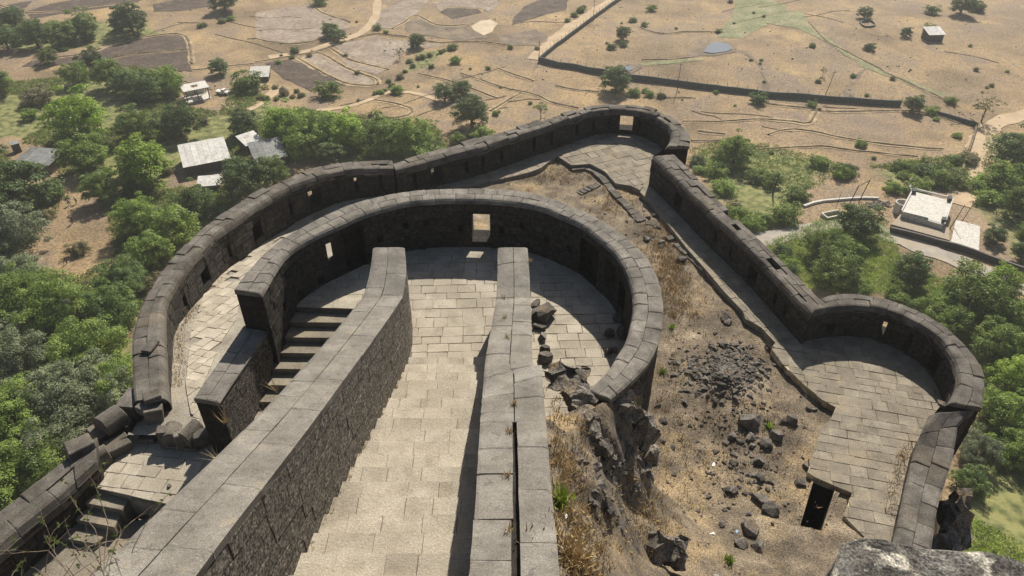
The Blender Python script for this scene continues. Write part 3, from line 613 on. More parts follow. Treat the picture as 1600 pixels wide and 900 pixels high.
for a in [(1065,313,.9,.4,1.5,.6),(1178,428,.9,.5,1.4,.6),(1220,464,.28,.6,1.3,.5),(1247,484,.28,.6,1.3,.5),(1122,372,.28,.6,1.3,.5),(1145,393,.28,.6,1.3,.5)]: east.opening(*a)
east.body(M['core']); east.coping(M['coping_dark'], [0,.36,.68,1], .6, 1.3, h=.3, rnd=.25, jit=.05, miss=.05, rough=.12); east.face(M['face'], .46, .7, 1.2)
bast = Wall('rampart_wall', 'horseshoe parapet of the right hand bastion with smooth rounded coping', 'fort wall', path(BAST_I, [OZ]), path(BAST_O, [OZ]), [OZ, OZ, OZ-.05], 54.1, 46.5)
for a in [(1324,512,.35,.3,.65,1),(1387,511,.24,.5,1.5,1),(1430,531,.24,.5,1.3,.5),(1467,563,.8,.3,1.5,.6),(1300,515,.6,.5,1.1,.4)]: bast.opening(*a)
bast.body(M['core']); bast.coping(M['coping_dark'], [0,.58,1], .8, 1.25, h=.3, rnd=.26, jit=.03, rough=.05); bast.face(M['face'], .45, .7, 1.2)
low = Wall('parapet_wall', 'low straight parapet of two stone rows beside the right pavement', 'fort wall', path(LOW_I, [56.1,55.45,55.1,55,54.9,54.8]), path(LOW_O, [56.1,55.45,55.1,55,54.9,54.8]), [56.1,55.45,55.1,55,54.9,54.8], 54.2, 46.5)
low.body(M['core']); low.coping(M['coping_dark'], [0,.5,1], .9, 1.35, h=.3, rnd=.12, jit=.025, rough=.06); low.face(M['face'], .45, .7, 1.2); low.face(M['face'], .45, .7, 1.2, side=1, zb=48)
bast.face(M['face'], .45, .7, 1.2, side=1, t_lo=bast.L*.7, zb=49, cap=120)
gate = Wall('parapet_wall', 'lower left parapet with thick round coping beside the descending steps', 'fort wall', path(GATE_I, [58.4,58.1]), path(GATE_O, [58.4,58.1]), [58.4,58.1], 56.2, 46.5)
gate.body(M['core']); gate.coping(M['coping_dark'], [0,.55,1], .8, 1.8, h=.3, rnd=.4, jit=.03, rough=.08); gate.face(M['face'], .45, .7, 1.2)
# ---- walls flanking the stepped ramp
YS, SL = 23.35, .407
def slope(y): return SL * max(0., YS - y)
def rampart(name, label, I, O, z0, zin_rel, tower, m_top, m_face, rows, zout):
    w = Wall(name, label, 'fort wall', I, O, None or [1], 55, zout)
    w.zt = lambda t: z0 + slope(w.at(t, .5)[1]); w.zin = lambda x, y: 60 + slope(y)
    return w
B = rampart('ramp_wall', 'long massive wall left of the stepped ramp, pale top and coarse dark face', [(-4.75,26.8),(-4.43,YS),(-4.98,14),(-5.6,6.5),(-5.9,1)], [(-6.1,26.8),(-5.95,YS),(-6.4,14),(-7.3,6.5),(-7.8,1)], 63.7, 0, 0, None, None, None, 52)
B.body(M['core']); B.coping(M['coping_light'], [0,.53,1], .9, 2.1, h=.3, rnd=.03, jit=.006, ch=.007, gg=(.002,.006)); B.face(M['rampart_face'], .55, 1.0, 1.9, g=.007, c=.014, jj=.01)
Cw = rampart('ramp_wall', 'straight wall right of the stepped ramp topped by two rows of slabs', [(-.60,26.8),(-.60,YS),(-.76,18),(-.80,15.4),(-.73,10),(-.69,7),(-.7,1)], [(.66,26.8),(.72,YS),(.60,16.5),(.62,16.3),(.85,16.05),(.84,15.8),(.80,7),(.8,1)], 63.7, 0, 0, None, None, None, 56)
Cw.body(M['core'])
for _r, _a, _b, _j in (([0,.52,1],0,14.2,.014), ([0,.50],14.2,16.55,.01), ([0,.49],16.62,18.2,.02), ([-.04,.46],18.24,19.85,.03), ([.555,1],14.2,None,.014), ([0,.5],21.2,None,.02)):
    Cw.coping(M['coping_light'], _r, .8, 1.8, h=.32, rnd=.03, jit=_j, ch=.008, gg=(.002,.01), t0=_a, t1_=_b)
Cw.face(M['rampart_face'], .55, 1.0, 1.9, g=.004, c=.01, jj=.006)
# ---- lower wall continuing the round bastion
AZ = 60.75
A_ = Wall('stair_wall', 'low flat-topped wall continuing from the cut end of the round bastion', 'fort wall', [P(418,515,AZ),P(380,571,AZ),P(342,628,AZ)], [P(381,508,AZ),P(344,562,AZ),P(303,622,AZ)], [AZ], 57.3, 54)
A_.body(M['core']); A_.coping(M['coping_light'], [0,.5,1], 1.0, 1.8, h=.26, rnd=.05, jit=.01); A_.face(M['rampart_face'], .42, .6, 1.1, g=.004, c=.01, jj=.008)

# ---------------------------------------------------------------- floors, ramp and stairs
ringin = [tuple(p) for p in ring.I]
cen = np.mean(ring.I, axis=0)
def grow(pl, c, f): return [(c[0] + (x-c[0])*f, c[1] + (y-c[1])*f) for x, y in pl]
well = [(-13,27.2),(-6.0,26.9),(-6.0,16),(-13,16)]
fl = empty('bastion_floor', (-2.5, 25, 60)); tag(fl, kind='structure')
poly = grow(ringin, cen, 1.01) + [(1.0, 17.6), (.7, YS), (-5.9, YS), (-5.95, 26.95), (-10.6, 27.25)]
poly = [p for p in poly if not (p[0] < -6 and p[1] < 27.2)]
V, Fc = prism(poly, 58.4, 59.955, .005); link('floor_bed', mesh('floor_bed', [(x+2.5,y-25,z-60) for x,y,z in V], Fc), M['joint'], fl)
class Off:                                                        # paving in coordinates of its parent
    pass
def pave_at(parent, poly, ang, row, a, b_, zf, m, **k):
    o = parent.location; pl = [(x-o.x, y-o.y) for x, y in poly]
    k['holes'] = [[(x-o.x, y-o.y) for x, y in h] for h in k.get('holes', ())]
    return pave(parent, pl, ang, row, a, b_, lambda x, y: zf(x+o.x, y+o.y) - o.z, m, **k)
pave_at(fl, poly, R(2), .62, .6, 1.15, lambda x, y: 60.0, M['paving'], thick=.2)
ramp = empty('stepped_ramp', (-2.6, 12, 62)); tag(ramp, kind='structure')
core = MB(); k = 0; y = YS; z = 60.0; TR, RI = .8, .8 * SL
while y > 1.5:
    z += RI; y0 = y - TR; x = -5.75
    xl = np.interp(y, [1, 6.5, 14, YS], [-6.2,-5.75,-5.15,-4.6])
    core.box(xl+2.6, 2.1, y0-12, y-12+(.0), z-2.0-62, z-.05-62)
    x = xl + random.uniform(-.5, 0)
    while x < -.5:
        w = random.uniform(.75, 1.35); a, b_ = max(x, xl), min(x + w, -.5); x += w
        if b_ - a < .1: continue
        ov = .03; g = random.uniform(.002,.009); q = [(a+g, y0-ov+.02), (b_-g, y0-ov+.02), (b_-g, y-g+ov), (a+g, y-g+ov)]
        q = [(p[0]+random.uniform(-.01,.01), p[1]+random.uniform(-.015,.0)) for p in q]
        dz = random.uniform(-.012,.012); tx = random.uniform(-.012,.012); zz = z
        V, Fc = prism([(p[0]+2.6, p[1]-12) for p in q], zz-.34-62, lambda X_, Y_: zz + dz + tx*(X_-2.6-(a+b_)/2+.0) - 62, .009); link('step_slab', mesh('step_slab', V, Fc), M['paving'], ramp)
    y = y0
core.build('ramp_core', M['joint'], ramp)
st = empty('side_stair', (-8.5, 23, 58)); tag(st, 'dark stone stair descending between the curved wall and the long wall', 'stair')
y = 27.2; z = 60.0
for k in range(10):
    z -= .3; y1 = y - .74; m_ = MB()
    V, Fc = prism([(-11.6+8.5, y1-23), (-5.8+8.5, y1-23-.35*.3), (-5.8+8.5, y-23-.25), (-11.6+8.5, y-23+.02)], z-1.2-58, z-58, .03); link('step', mesh('step', V, Fc), M['paving_dark'], st); y = y1
# landing and lower steps by the broken gate
lz = 57.45
ld = empty('gate_landing', (-13.5, 20, lz)); tag(ld, kind='structure')
lpoly = [P(150,762,lz), P(272,788,lz), (-7.0,17.6), (-7.0,20.4), P(352,690,lz), P(205,655,lz), P(180,690,lz)]
lpoly = [P(150,762,lz), P(272,790,lz), P(420,800,lz), P(440,700,lz), P(330,672,lz), P(200,640,lz)]
V, Fc = prism([(x+13.5, y-20) for x, y in lpoly], -1.6, -.04, .01); link('landing_bed', mesh('landing_bed', V, Fc), M['joint'], ld)
pave_at(ld, lpoly, R(-8), .6, .6, 1.2, lambda x, y: lz, M['paving'], thick=.25)
ls = empty('gate_steps', (-15.5, 17, 56.5)); tag(ls, 'short flight of worn steps going down from the landing at lower left', 'stair')
def stp(pxs, z, th=.9):
    q = [P(a, b_, z) for a, b_ in pxs]
    if area(q) < 0: q = q[::-1]
    V, Fc = prism([(x+15.5, y-17) for x, y in q], z-th-56.5, z-56.5, .03); link('step', mesh('step', V, Fc), M['paving_dark'], ls)
stp([(150,762),(206,772),(190,797),(132,786)], 57.15); stp([(132,786),(192,798),(178,824),(118,812)], 56.85)
stp([(112,812),(178,824),(150,850),(90,840)], 56.55)
pz2 = 56.3
lowl = empty('lower_passage', (-16, 14, pz2)); tag(lowl, kind='structure')
q = [P(110,828,pz2), P(300,800,pz2), (-7.2,9), (-9,3), (-24,3), P(-60,880,pz2), P(60,850,pz2)]
V, Fc = prism([(x+16, y-14) for x, y in q][::(1 if area(q) > 0 else -1)], -1.5, -.04, .01); link('passage_bed', mesh('passage_bed', V, Fc), M['joint'], lowl)
pave_at(lowl, q, R(50), .6, .6, 1.2, lambda x, y: pz2, M['paving_dark'], thick=.25)

# ---- yard and the rocky spur: smooth surface through levelled points
ctl = [(845,592,62.5),(870,640,63.4),(900,700,64.4),(880,760,66.2),(905,830,66.9),(885,890,69.0),(960,890,65.5),(950,630,62.4),(905,612,62.3),(985,660,60.5),(1000,720,57.5),(960,700,61.6),(985,790,58.8),(1000,850,60.4),(1050,900,59.0),
       (1045,790,55.4),(1012,748,54.2),(1035,650,53.7),(1100,840,55.2),(1130,900,56.0),(1200,860,54.5),(1250,900,54.8),(1330,900,54.7),(1300,840,54.2),(1100,600,54.1),(1050,560,53.7),(1040,450,53.8),(1200,600,53.8),(1250,700,53.9),
       (1100,450,53.8),(1000,350,53.85),(950,300,53.85),(850,280,53.9),(760,285,53.9),(700,300,53.9),(1150,750,54.0),(1180,500,53.8),(1400,700,54.0),(1450,600,54.0),(1350,560,54.0),(940,860,65.2),(1300,1000,57),(1150,1050,60),(950,1050,68.5),(1130,590,54.7),(975,213,53.9),(800,238,53.9),(1035,240,53.9),(700,262,53.9),(900,215,53.9),(620,285,53.95)]
Wc = np.array([(*P(a, b_, z), z) for a, b_, z in ctl] + [(1.1,17,63.6),(1.1,14,65.8),(1.2,10,68.2),(1.3,6,69.9),(5,2,66),(10,3,60),(18,4,55)])
dd = np.hypot(Wc[:,None,0]-Wc[None,:,0], Wc[:,None,1]-Wc[None,:,1])
lam = np.linalg.solve(dd + np.eye(len(Wc))*.15, Wc[:,2] - 54)
def yard(X, Y):
    X = np.asarray(X, float); Y = np.asarray(Y, float); D = np.hypot(X[...,None]-Wc[:,0], Y[...,None]-Wc[:,1]); z = 54 + (D * lam).sum(-1)
    z = np.where((X < -6.2), left_z(X, Y), np.maximum(z, 53.3))
    rug = np.clip((z - 54.6) / 4, 0, 1) * (X > -3)
    z = z + np.where(X < -6.2, .3, 1) * (noise_tab(X, Y, 1.1) * (.05 + .25 * rug) + noise_tab(X+9, Y, 2.9) * (.03 + .13 * rug) + noise_tab(X, Y+31, 6.5) * (.012 + .05*rug))
    return z
gx = np.arange(-25, 27, .16); gy = np.arange(2, 64, .16); X, Y = np.meshgrid(gx, gy); Z = yard(X, Y)
inr = inside(X, Y, ringin + [(1.2,17.2),(-12,17.2)]); sp = np.array(path([(838,566),(900,600),(925,612)], [61]))
Z = np.where(inr & (X > .9) & (Y < 21.5), np.minimum(Z, 59.9 + np.clip((19.9 - Y) * 1.2, -1, 2.2) - .35*np.clip(X-2,0,3)*0), np.where(inr, np.minimum(Z, 57), Z))
Z = np.where((X < 1.6) & (X > .5) & (Y < 22), np.minimum(Z, 63.35 + SL*np.maximum(0, YS-Y)), Z)
mouts = outline[:-3]
ok = inside(X, Y, grow(mouts + [(19,2),(-22,2)], (0, 28), .985)); ok &= ~((X < -.3) & (X > -7) & (Y < 27))
ok &= ~((X < .7) & (X > -.7) & (Y < 27)); ok &= ~((X < -5) & (Y < 20.9)); ok &= ~((X > -11.3) & (X < -5) & (Y < 27.5))
hole = [P(1272,748,54), P(1306,760,54), P(1283,830,54), P(1250,822,54)]
ok &= ~inside(X, Y, hole)
cell = ok[:-1,:-1] & ok[1:,:-1] & ok[:-1,1:] & ok[1:,1:]
idx = np.arange(X.size).reshape(X.shape); Fq = np.stack([idx[:-1,:-1], idx[:-1,1:], idx[1:,1:], idx[1:,:-1]], -1)[cell]
used = np.unique(Fq); mp = -np.ones(X.size, int); mp[used] = np.arange(len(used))
Vv = np.c_[X.ravel(), Y.ravel(), Z.ravel()][used]
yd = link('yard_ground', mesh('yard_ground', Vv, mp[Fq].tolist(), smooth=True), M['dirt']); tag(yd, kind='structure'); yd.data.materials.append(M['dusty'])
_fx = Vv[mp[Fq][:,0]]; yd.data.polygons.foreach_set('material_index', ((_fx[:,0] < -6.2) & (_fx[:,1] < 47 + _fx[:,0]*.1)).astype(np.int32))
# ---- dark stair hole in the yard
hc = empty('stair_shaft', (*np.mean(hole, axis=0), 54)); tag(hc, 'dark rectangular stair opening sunk into the yard by the right pavement', 'stair shaft')
hq = [(x-hc.location.x, y-hc.location.y) for x, y in hole]
if area(hq) < 0: hq = hq[::-1]
m_ = MB(); hb = [(x*1.0, y*1.0) for x, y in hq]; ho = [(x*1.4, y*1.22) for x, y in hq]; lp_ = MB()
for k in range(4):
    a, b_ = hb[k], hb[(k+1)%4]; m_.add([(*b_,.04),(*a,.04),(*a,-4.5),(*b_,-4.5)], [(0,1,2,3)])
    c_, d_ = ho[k], ho[(k+1)%4]; lp_.add([(*a,.04),(*b_,.04),(*d_,.03),(*c_,.03)], [(3,2,1,0)]); lp_.add([(*c_,.03),(*d_,.03),(*d_,-.6),(*c_,-.6)], [(0,3,2,1)])
lp_.build('shaft_rim', M['dirt'], hc); m_.add([(*p,-4.5) for p in hb], [(0,1,2,3)]); m_.build('shaft_wall', M['core'], hc)
for k in range(4):
    f = .56 - k*.13; q = [tuple(Vector(hb[i]).lerp(Vector(hb[j]), g)) for i, j, g in ((0,3,f-.18),(1,2,f-.18),(1,2,f),(0,3,f))]
    if area(q) < 0: q = q[::-1]
    V, Fc = prism(q, -4.5, -2.2-k*.6, .02); link('step', mesh('step', V, Fc), M['paving_dark'], hc)
# ---- pavements of the outer terrace
pv = empty('right_pavement', (20, 27, 54.2)); tag(pv, kind='structure')
Rp = [(1262,530),(1300,520),(1500,640),(1450,652),(1432,694),(1417,752),(1396,845),(1380,930),(1330,930),(1355,838),(1318,832),(1332,770),(1272,745),(1265,738),(1295,650),(1280,628),(1200,540),(1185,520),(1105,432),(1085,405),(1000,302),(985,292),(1018,262)]
Rp = [(1018,262),(1100,345),(1180,425),(1258,505),(1290,508),(1340,505),(1400,515),(1450,545),(1475,575),(1482,606),(1470,634),(1452,655),(1432,694),(1417,752),(1396,845),(1380,930),(1325,930),(1350,838),(1318,806),(1332,770),(1298,756),(1272,745),(1262,738),(1284,668),(1298,655),(1306,636),(1284,624),(1255,600),(1222,568),(1206,542),(1212,535),(1190,512),(1165,497),(1160,485),(1132,456),(1112,432),(1095,412),(1075,390),(1040,345),(1020,320),(1000,300)]
rp = [P(a, b_, 54.2) for a, b_ in Rp]
sp_n = 30; RpS = [(1018,262),(1100,345),(1180,425),(1262,508),(1235,545),(1206,542),(1212,535),(1190,512),(1165,497),(1160,485),(1132,456),(1112,432),(1095,412),(1075,390),(1040,345),(1020,320),(1000,300)]
rps = [P(a, b_, 54.2) for a, b_ in RpS]; _d = np.array(P(1257,481,56.4)) - np.array(P(1018,247,56.4))
pave_at(pv, rps, math.atan2(_d[1], _d[0]), .5, .7, 1.5, lambda x, y: 54.19, M['paving_dark'], thick=.4, gap=.008, jit=.012, bed=M['joint'])
pave_at(pv, [P(a, b_, 54.2) for a, b_ in [(1225,540),(1262,500),(1290,508),(1340,505),(1400,515),(1450,545),(1475,575),(1482,606),(1470,634),(1452,655),(1432,694),(1417,752),(1396,845),(1380,930),(1325,930),(1350,838),(1318,806),(1332,770),(1298,756),(1272,745),(1262,738),(1284,668),(1298,655),(1306,636),(1284,624),(1255,600),(1222,568),(1206,545)]], R(-14), .62, .55, 1.1, lambda x, y: 54.2, M['paving_dark'], thick=.4, gap=.009, jit=.015, bed=M['lime'])
tp = empty('tip_pavement', (6, 48, 54.2)); tag(tp, kind='structure')
Tp = [(618,286),(720,256),(800,236),(880,212),(930,199),(975,197),(1020,200),(1052,222),(1020,245),(1012,280),(1000,297),(985,290),(962,287),(945,268),(922,256),(893,258),(870,243),(846,262),(830,268),(795,277),(762,283),(735,290),(690,294)]
tpp = [P(a, b_, 54.2) for a, b_ in Tp]
pave_at(tp, tpp, R(25), .85, .7, 1.4, lambda x, y: 54.2, M['paving_dark'], thick=.4, gap=.009, jit=.012, bed=M['joint'])
# kerb runs left standing by the vanished paving
kb = empty('broken_kerb', (9, 44, 54)); tag(kb, 'broken line of kerb slabs on the dry yard near the far pavement', 'kerb')
for l in [[(893,262),(922,258),(945,280),(962,303),(985,322),(1012,352)],[(905,300),(935,285)],[(962,300),(975,295)],[(978,318),(1002,345),(1022,347)],[(1045,366),(1108,425)]]:
    p = resample([P(a, b_, 54.05) for a, b_ in l], 30, False); 
    for k in range(0, 28, 3):
        a, b_ = p[k], p[min(k+3, 29)]; d = b_ - a; ln = np.hypot(*d)
        if random.random() < .12 or ln < .1: continue
        nrm = np.array([-d[1], d[0]]) / ln * .28; q = [tuple(a+nrm), tuple(a-nrm), tuple(b_-nrm-d*.03), tuple(b_+nrm-d*.03)]
        if area(q) < 0: q = q[::-1]
        V, Fc = prism([(x-9, y-44) for x, y in q], -.7, -.02+random.uniform(-.06,.05), .03); link('kerb_stone', mesh('kerb_stone', V, Fc), M['coping_dark'], kb)
wk = empty('left_walkway', (-15, 30, 55)); tag(wk, kind='structure')
Wp = [(300,640),(318,560),(340,500),(352,460),(372,415),(405,375),(450,345),(520,312),(600,288),(640,285),(560,330),(480,370),(440,400),(410,425),(392,455),(383,500),(355,540),(335,575),(320,610)]
def PW(px, py):
    z = 56.
    for _ in range(12): x, y = P(px, py, z); z = float(left_z(x, y)) + .05
    return P(px, py, z)
Wp = [(300,655),(290,600),(298,520),(320,455),(352,402),(395,368),(450,338),(520,310),(590,292),(640,286),(560,330),(480,365),(440,395),(405,425),(375,470),(368,500),(348,530),(335,560),(318,600),(312,660)]
pave_at(wk, [PW(a, b_) for a, b_ in Wp], R(72), .55, .5, 1.1, lambda x, y: float(left_z(x, y)) + .07, M['paving'], thick=.25, drop=.10, jit=.008, gap=.008)

# ---------------------------------------------------------------- landmarks for the labels
LM = [('the very large tree by the rampart bend',105,485),('the big grey-green tree by the gate',130,620),('the grey-leaved tree at the left edge',30,560),('the lower left parapet',60,740),('the large bright green round tree',130,188),('the white roofed house',325,240),('the dark grey roofed house',425,240),('the concrete frame',310,142),('the weathered shed at the left edge',65,250),('the bare clearing',110,350),('the ploughed strips',180,90),('the upper left grove',80,60),
  ('the bend of the left rampart',290,390),('the ruined gate',180,660),('the tree row behind the rampart',560,215),('the hay hut',445,140),('the brown field',455,110),('the far tip of the fort',980,180),('the straight right rampart',1160,340),('the flat roofed concrete house',1440,330),('the H-shaped pole frame',1320,305),
  ('the dark road tree',1335,350),('the right bastion',1390,480),('the very broad right tree',1500,455),('the low right parapet',1470,740),('the pond',1122,75),('the little pond',984,108),('the boundary wall corner',845,95),('the tin shed',1460,50),('the boundary wall end',1525,190),('the boundary wall middle',1150,148),
  ('the stone enclosure',1355,38),('the pale threshing ground',757,43),('the lone round tree',738,182),('the light stubble field',590,80),('the neck of the right bastion',1530,630),('the pale track on the right',1515,240)]
YLM = [('the rubble pile',1132,578),('the stair opening',1278,790),('the dark squared boulder',1236,657),('the pale two-faced boulder',1185,722),('the big rounded boulder',1173,830),('the broken kerb',985,322),('the lone dark slab',1133,498),('the foot of the round bastion',1030,640)]
def where(px, py, L=LM):
    n, x, y = min(L, key=lambda q: math.hypot(q[1]-px, (q[2]-py)*1.3)); dx, dy = px-x, (py-y)*1.2; d = math.hypot(dx, dy); far = 'just ' if d < 30 else ('' if d < 75 else 'well ')
    if abs(dx) > 2.2*abs(dy): w = 'left of' if dx < 0 else 'right of'
    elif abs(dy) > 2.2*abs(dx): w = 'above' if dy < 0 else 'below'
    else: w = ('above ' if dy < 0 else 'below ') + ('left of' if dx < 0 else 'right of')
    return far + w + ' ' + n
# ---------------------------------------------------------------- rocks
def hull_mesh(seed, n=16, sq=(1,1,1), rough=0, cuts=2):
    r = random.Random(seed); bm = bmesh.new()
    for _ in range(n):
        v = Vector((r.gauss(0,1), r.gauss(0,1), r.gauss(0,1))).normalized() * r.uniform(.85,1.1)
        v = Vector([max(-.78, min(.78, c)) for c in v]); bm.verts.new((v.x*sq[0], v.y*sq[1], v.z*sq[2]))
    res = bmesh.ops.convex_hull(bm, input=bm.verts[:]); bmesh.ops.delete(bm, geom=[g for g in res['geom_interior'] if isinstance(g, bmesh.types.BMVert)], context='VERTS')
    if rough:
        bmesh.ops.subdivide_edges(bm, edges=bm.edges[:], cuts=cuts, use_grid_fill=True); bmesh.ops.triangulate(bm, faces=bm.faces[:])
        for v in bm.verts: v.co += Vector(noise.noise_vector(v.co*1.7 + Vector((seed,0,0)))) * rough + Vector(noise.noise_vector(v.co*4 + Vector((0,seed,0)))) * rough*.4 + Vector(noise.noise_vector(v.co*9)) * rough*.16
    me = bpy.data.meshes.new('stone'); bm.to_mesh(me); bm.free(); me.materials.append(M['rock']); return me
RK = [hull_mesh(i, 9 + i % 5 * 3, (1, random.uniform(.7,1), random.uniform(.5,.8))) for i in range(8)]
RB = [hull_mesh(40+i, 14, (1.35, 1.0, 1.0), .42, 5) for i in range(5)]
def yz(x, y): return float(yard(np.array([x]), np.array([y]))[0])
def surf(px, py):
    ts = np.linspace(14, 75, 900); u = (px-800)/F; v = (py-450)/F; Xa = u*ts; Ya = (CP-v*SP)*ts; Za = CAMZ-(SP+v*CP)*ts
    k = int(np.argmax(Za < yard(Xa, Ya))); return Vector((Xa[k], Ya[k], Za[k])), ts[k]
def rock(px, py, wpx, label, group=None, me=None, z=None, name='stone', cat='stone', zs=1, m=None, sink=.25):
    if z is None: p, d = surf(px, py)
    else: p = Vector((*P(px, py, z), z)); d = p.y*CP + (CAMZ-z)*SP
    r = wpx / 2 * d / F; o = bpy.data.objects.new(name, me or random.choice(RK)); COL.objects.link(o)
    o.location = p + Vector((0, 0, r*.42*zs*(1-sink))); o.rotation_euler = (random.uniform(-.25,.25), random.uniform(-.25,.25), random.uniform(0, 6.28)); o.scale = (r*1.15, r*1.15, r*1.15*zs)
    if m: o.data = o.data.copy(); o.data.materials.clear(); o.data.materials.append(M[m])
    tag(o, label, cat, group); return o
rocks = [ (1236,657,24,'dark squared boulder topped by a smaller stone right of the rubble pile'),(1213,683,24,'grey squared block right of centre among the yard stones'),(1170,663,38,'wide rough boulder at the head of the scattered block cluster'),
 (1222,660,16,'angular block just left of the dark squared boulder'),(1144,683,18,'squat flat block at the left end of the yard cluster'),(1172,685,20,'dark upright block in the middle of the yard cluster'),(1195,695,24,'brown broken block below the squared grey block'),
 (1185,722,26,'pale two-faced boulder in the middle of the yard'),(1188,748,20,'dark boulder directly below the pale two-faced one'),(1145,768,20,'small dark boulder with a sunken foot in lower yard'),(1187,782,34,'tan split boulder above the big cubic block'),
 (1203,800,30,'big pale cubic block casting a dark shadow left of the stair opening'),(1173,830,34,'large rounded dark boulder near the bottom of the yard'),(1158,852,26,'flat slab leaning below the rounded boulder'),(1184,856,26,'brown jagged stone beside the leaning flat slab'),
 (1133,498,24,'single dark slab stone lying on the dry ground left of the straight pavement'),(1137,505,16,'small stone tucked under the single dark slab'),(1065,408,18,'lone grey stone on the pale ground near the round wall'),(1100,410,12,'small flat grey stone beside the diagonal kerb'),
 (1036,660,15,'small dark stone at the foot of the round bastion'),(1262,730,18,'rough block at the corner of the right pavement'),(1250,757,20,'flat block at the left edge of the stair opening'),(1263,640,12,'small stone beside the pavement step'),(1281,630,14,'dark block against the pavement corner'),
 (1272,641,12,'paler block of the pair beside the pavement corner'),(1222,579,12,'dark brick-shaped stone beside the pavement edge'),(1200,545,14,'stone wedged under the pavement edge'),(1235,592,12,'flat stone lying off the pavement edge'),(950,800,28,'weathered stone on the spur slope'),
 (1128,820,14,'small stone in the lower yard left of the rounded boulder'),(1120,905,20,'grey stone at the bottom edge of the yard'),(1035,690,12,'tiny stone in the shade of the round bastion'),(1090,800,10,'small stone on the lower dirt slope'),(1050,700,11,'flat stone on dark dirt near the bastion foot')]
for a in rocks: rock(*a[:4])
for k in range(34):
    px, py = random.choice([(1130+random.gauss(0,32), 575+random.gauss(0,20)), (1165+random.gauss(0,22), 720+random.gauss(0,40)), (1020+random.gauss(0,15), 350+random.gauss(0,20))])
    rock(px, py, random.uniform(9, 15), 'loose dark angular stone ' + where(px, py, YLM), 'loose stones of the yard rubble')
for (px, py, w, lb) in [(848,494,44,'broken slab leaning on the right ramp wall inside the bastion'),(842,512,26,'dark stone under the leaning slab inside the bastion'),(852,548,20,'jagged black stone by the foot of the right ramp wall'),
   (848,530,22,'upper stone of the small heap against the right ramp wall'),(853,562,28,'large rough black stone at the end of the ramp wall heap'),(838,478,24,'pale block at the top of the heap beside the right ramp wall')]:
    rock(px, py, w, lb, z=60.0)
for (px, py, w, lb) in [(952,524,18,'tall pale-sided stone standing at the edge of the wall shadow'),(975,525,30,'dark block against the right inner wall of the bastion'),(951,551,15,'light grey stone standing near the end of the curved wall'),(960,548,12,'thin pale stone beside the light grey one'),(968,500,26,'boulder hidden in shade at the curved wall foot'),(985,515,20,'block between the shaded boulder and the wall')]:
    rock(px, py, w, lb, z=60.0, zs=1.3)
# outcrops on the spur
for (px, py, w, zz, zsc, lb) in [(960,650,62,61.2,1.3,'large split basalt boulder at the end of the curved wall'),(985,690,50,59.2,1.3,'tall basalt outcrop hanging over the dark side of the bastion'),(1000,735,40,57.2,1.2,'rounded basalt lump low on the spur cliff'),(965,735,46,59.6,1.1,'brown cracked boulder in the middle of the spur cliff'),
   (935,715,36,61.6,1,'dark hollowed outcrop on the spur'),(925,668,40,62.3,.8,'flat rock shelf next to the split boulder'),(885,600,50,62.0,.5,'smooth bedrock hump beside the bastion floor end'),(905,632,44,62.4,.6,'pale bedrock hump in front of the split boulder'),(985,768,34,57.8,1,'small dark outcrop at the foot of the spur'),
   (1040,870,46,58.6,.8,'grey crumbling outcrop near the bottom of the spur'),(1055,885,26,58.2,1.2,'dark cleft stone at the bottom of the spur'),(925,745,26,62.4,1,'low rough outcrop above the brown boulder'),(1005,755,26,56.5,1,'stone at the lowest corner of the bastion wall')]:
    rock(px, py-6, w*1.12, lb, z=zz+.15, zs=zsc, me=random.choice(RB), name='rock_outcrop', cat='rock', sink=.1, m='outcrop')
rock(1500,812,62,'large brown rock outcrop below the low right parapet', z=50.2, zs=1.3, me=RB[1], name='rock_outcrop', cat='rock', sink=.5, m='outcrop')
rock(1482,855,48,'smaller brown crag hugging the foot of the low right parapet', z=50.5, zs=1.2, me=RB[3], name='rock_outcrop', cat='rock', sink=.5, m='outcrop')
rock(1470,632,16,'loose dark block on the broken joint of the right parapet', z=55.3)
# rubble too small to count
def scatter(name, n, fpos, rmin, rmax, meshes, mat_):
    V = []; Fc = []
    src = [(np.array([v.co[:] for v in m.vertices]), [tuple(p.vertices) for p in m.polygons]) for m in meshes]; b0 = 0; Vs = []
    for _ in range(n):
        q = fpos()
        if q is None: continue
        vv, ff = random.choice(src); r = rmin * (rmax/rmin) ** (random.random()**2); a = random.uniform(0, 6.28); c, s_ = math.cos(a), math.sin(a)
        w = vv @ np.array([[c, s_, 0], [-s_, c, 0], [0, 0, .8]]) * r + np.array([q[0], q[1], q[2] + r*.2]); Vs.append(w); Fc += [tuple(b0+i for i in f) for f in ff]; b0 += len(vv)
    o = link(name, mesh(name, np.concatenate(Vs), Fc), mat_); return tag(o, kind='stuff')
SM = [hull_mesh(80+i, 9, (1,.8,.6)) for i in range(5)]
def pos(cx, cy, sx, sy):
    def f():
        p, _ = surf(cx + random.gauss(0, sx), cy + random.gauss(0, sy)); return p
    return f
scatter('rubble_pile', 1300, pos(1132,578,33,19), .08, .34, SM, M['rock'])
scatter('rubble', 700, pos(1150,700,45,75), .04, .24, SM, M['rock'])
scatter('rubble', 260, pos(1000,330,40,35), .04, .2, SM, M['rock'])
scatter('rubble', 260, pos(960,730,32,50), .06, .3, SM, M['rock'])
def pu():
    x = random.uniform(2, 24); y = random.uniform(8, 58)
    if not inside([x],[y],mouts)[0] or inside([x],[y],rp)[0] or inside([x],[y],ringin)[0]: return None
    return (x, y, yz(x, y))
scatter('gravel', 2600, pu, .02, .09, SM, M['rock'])
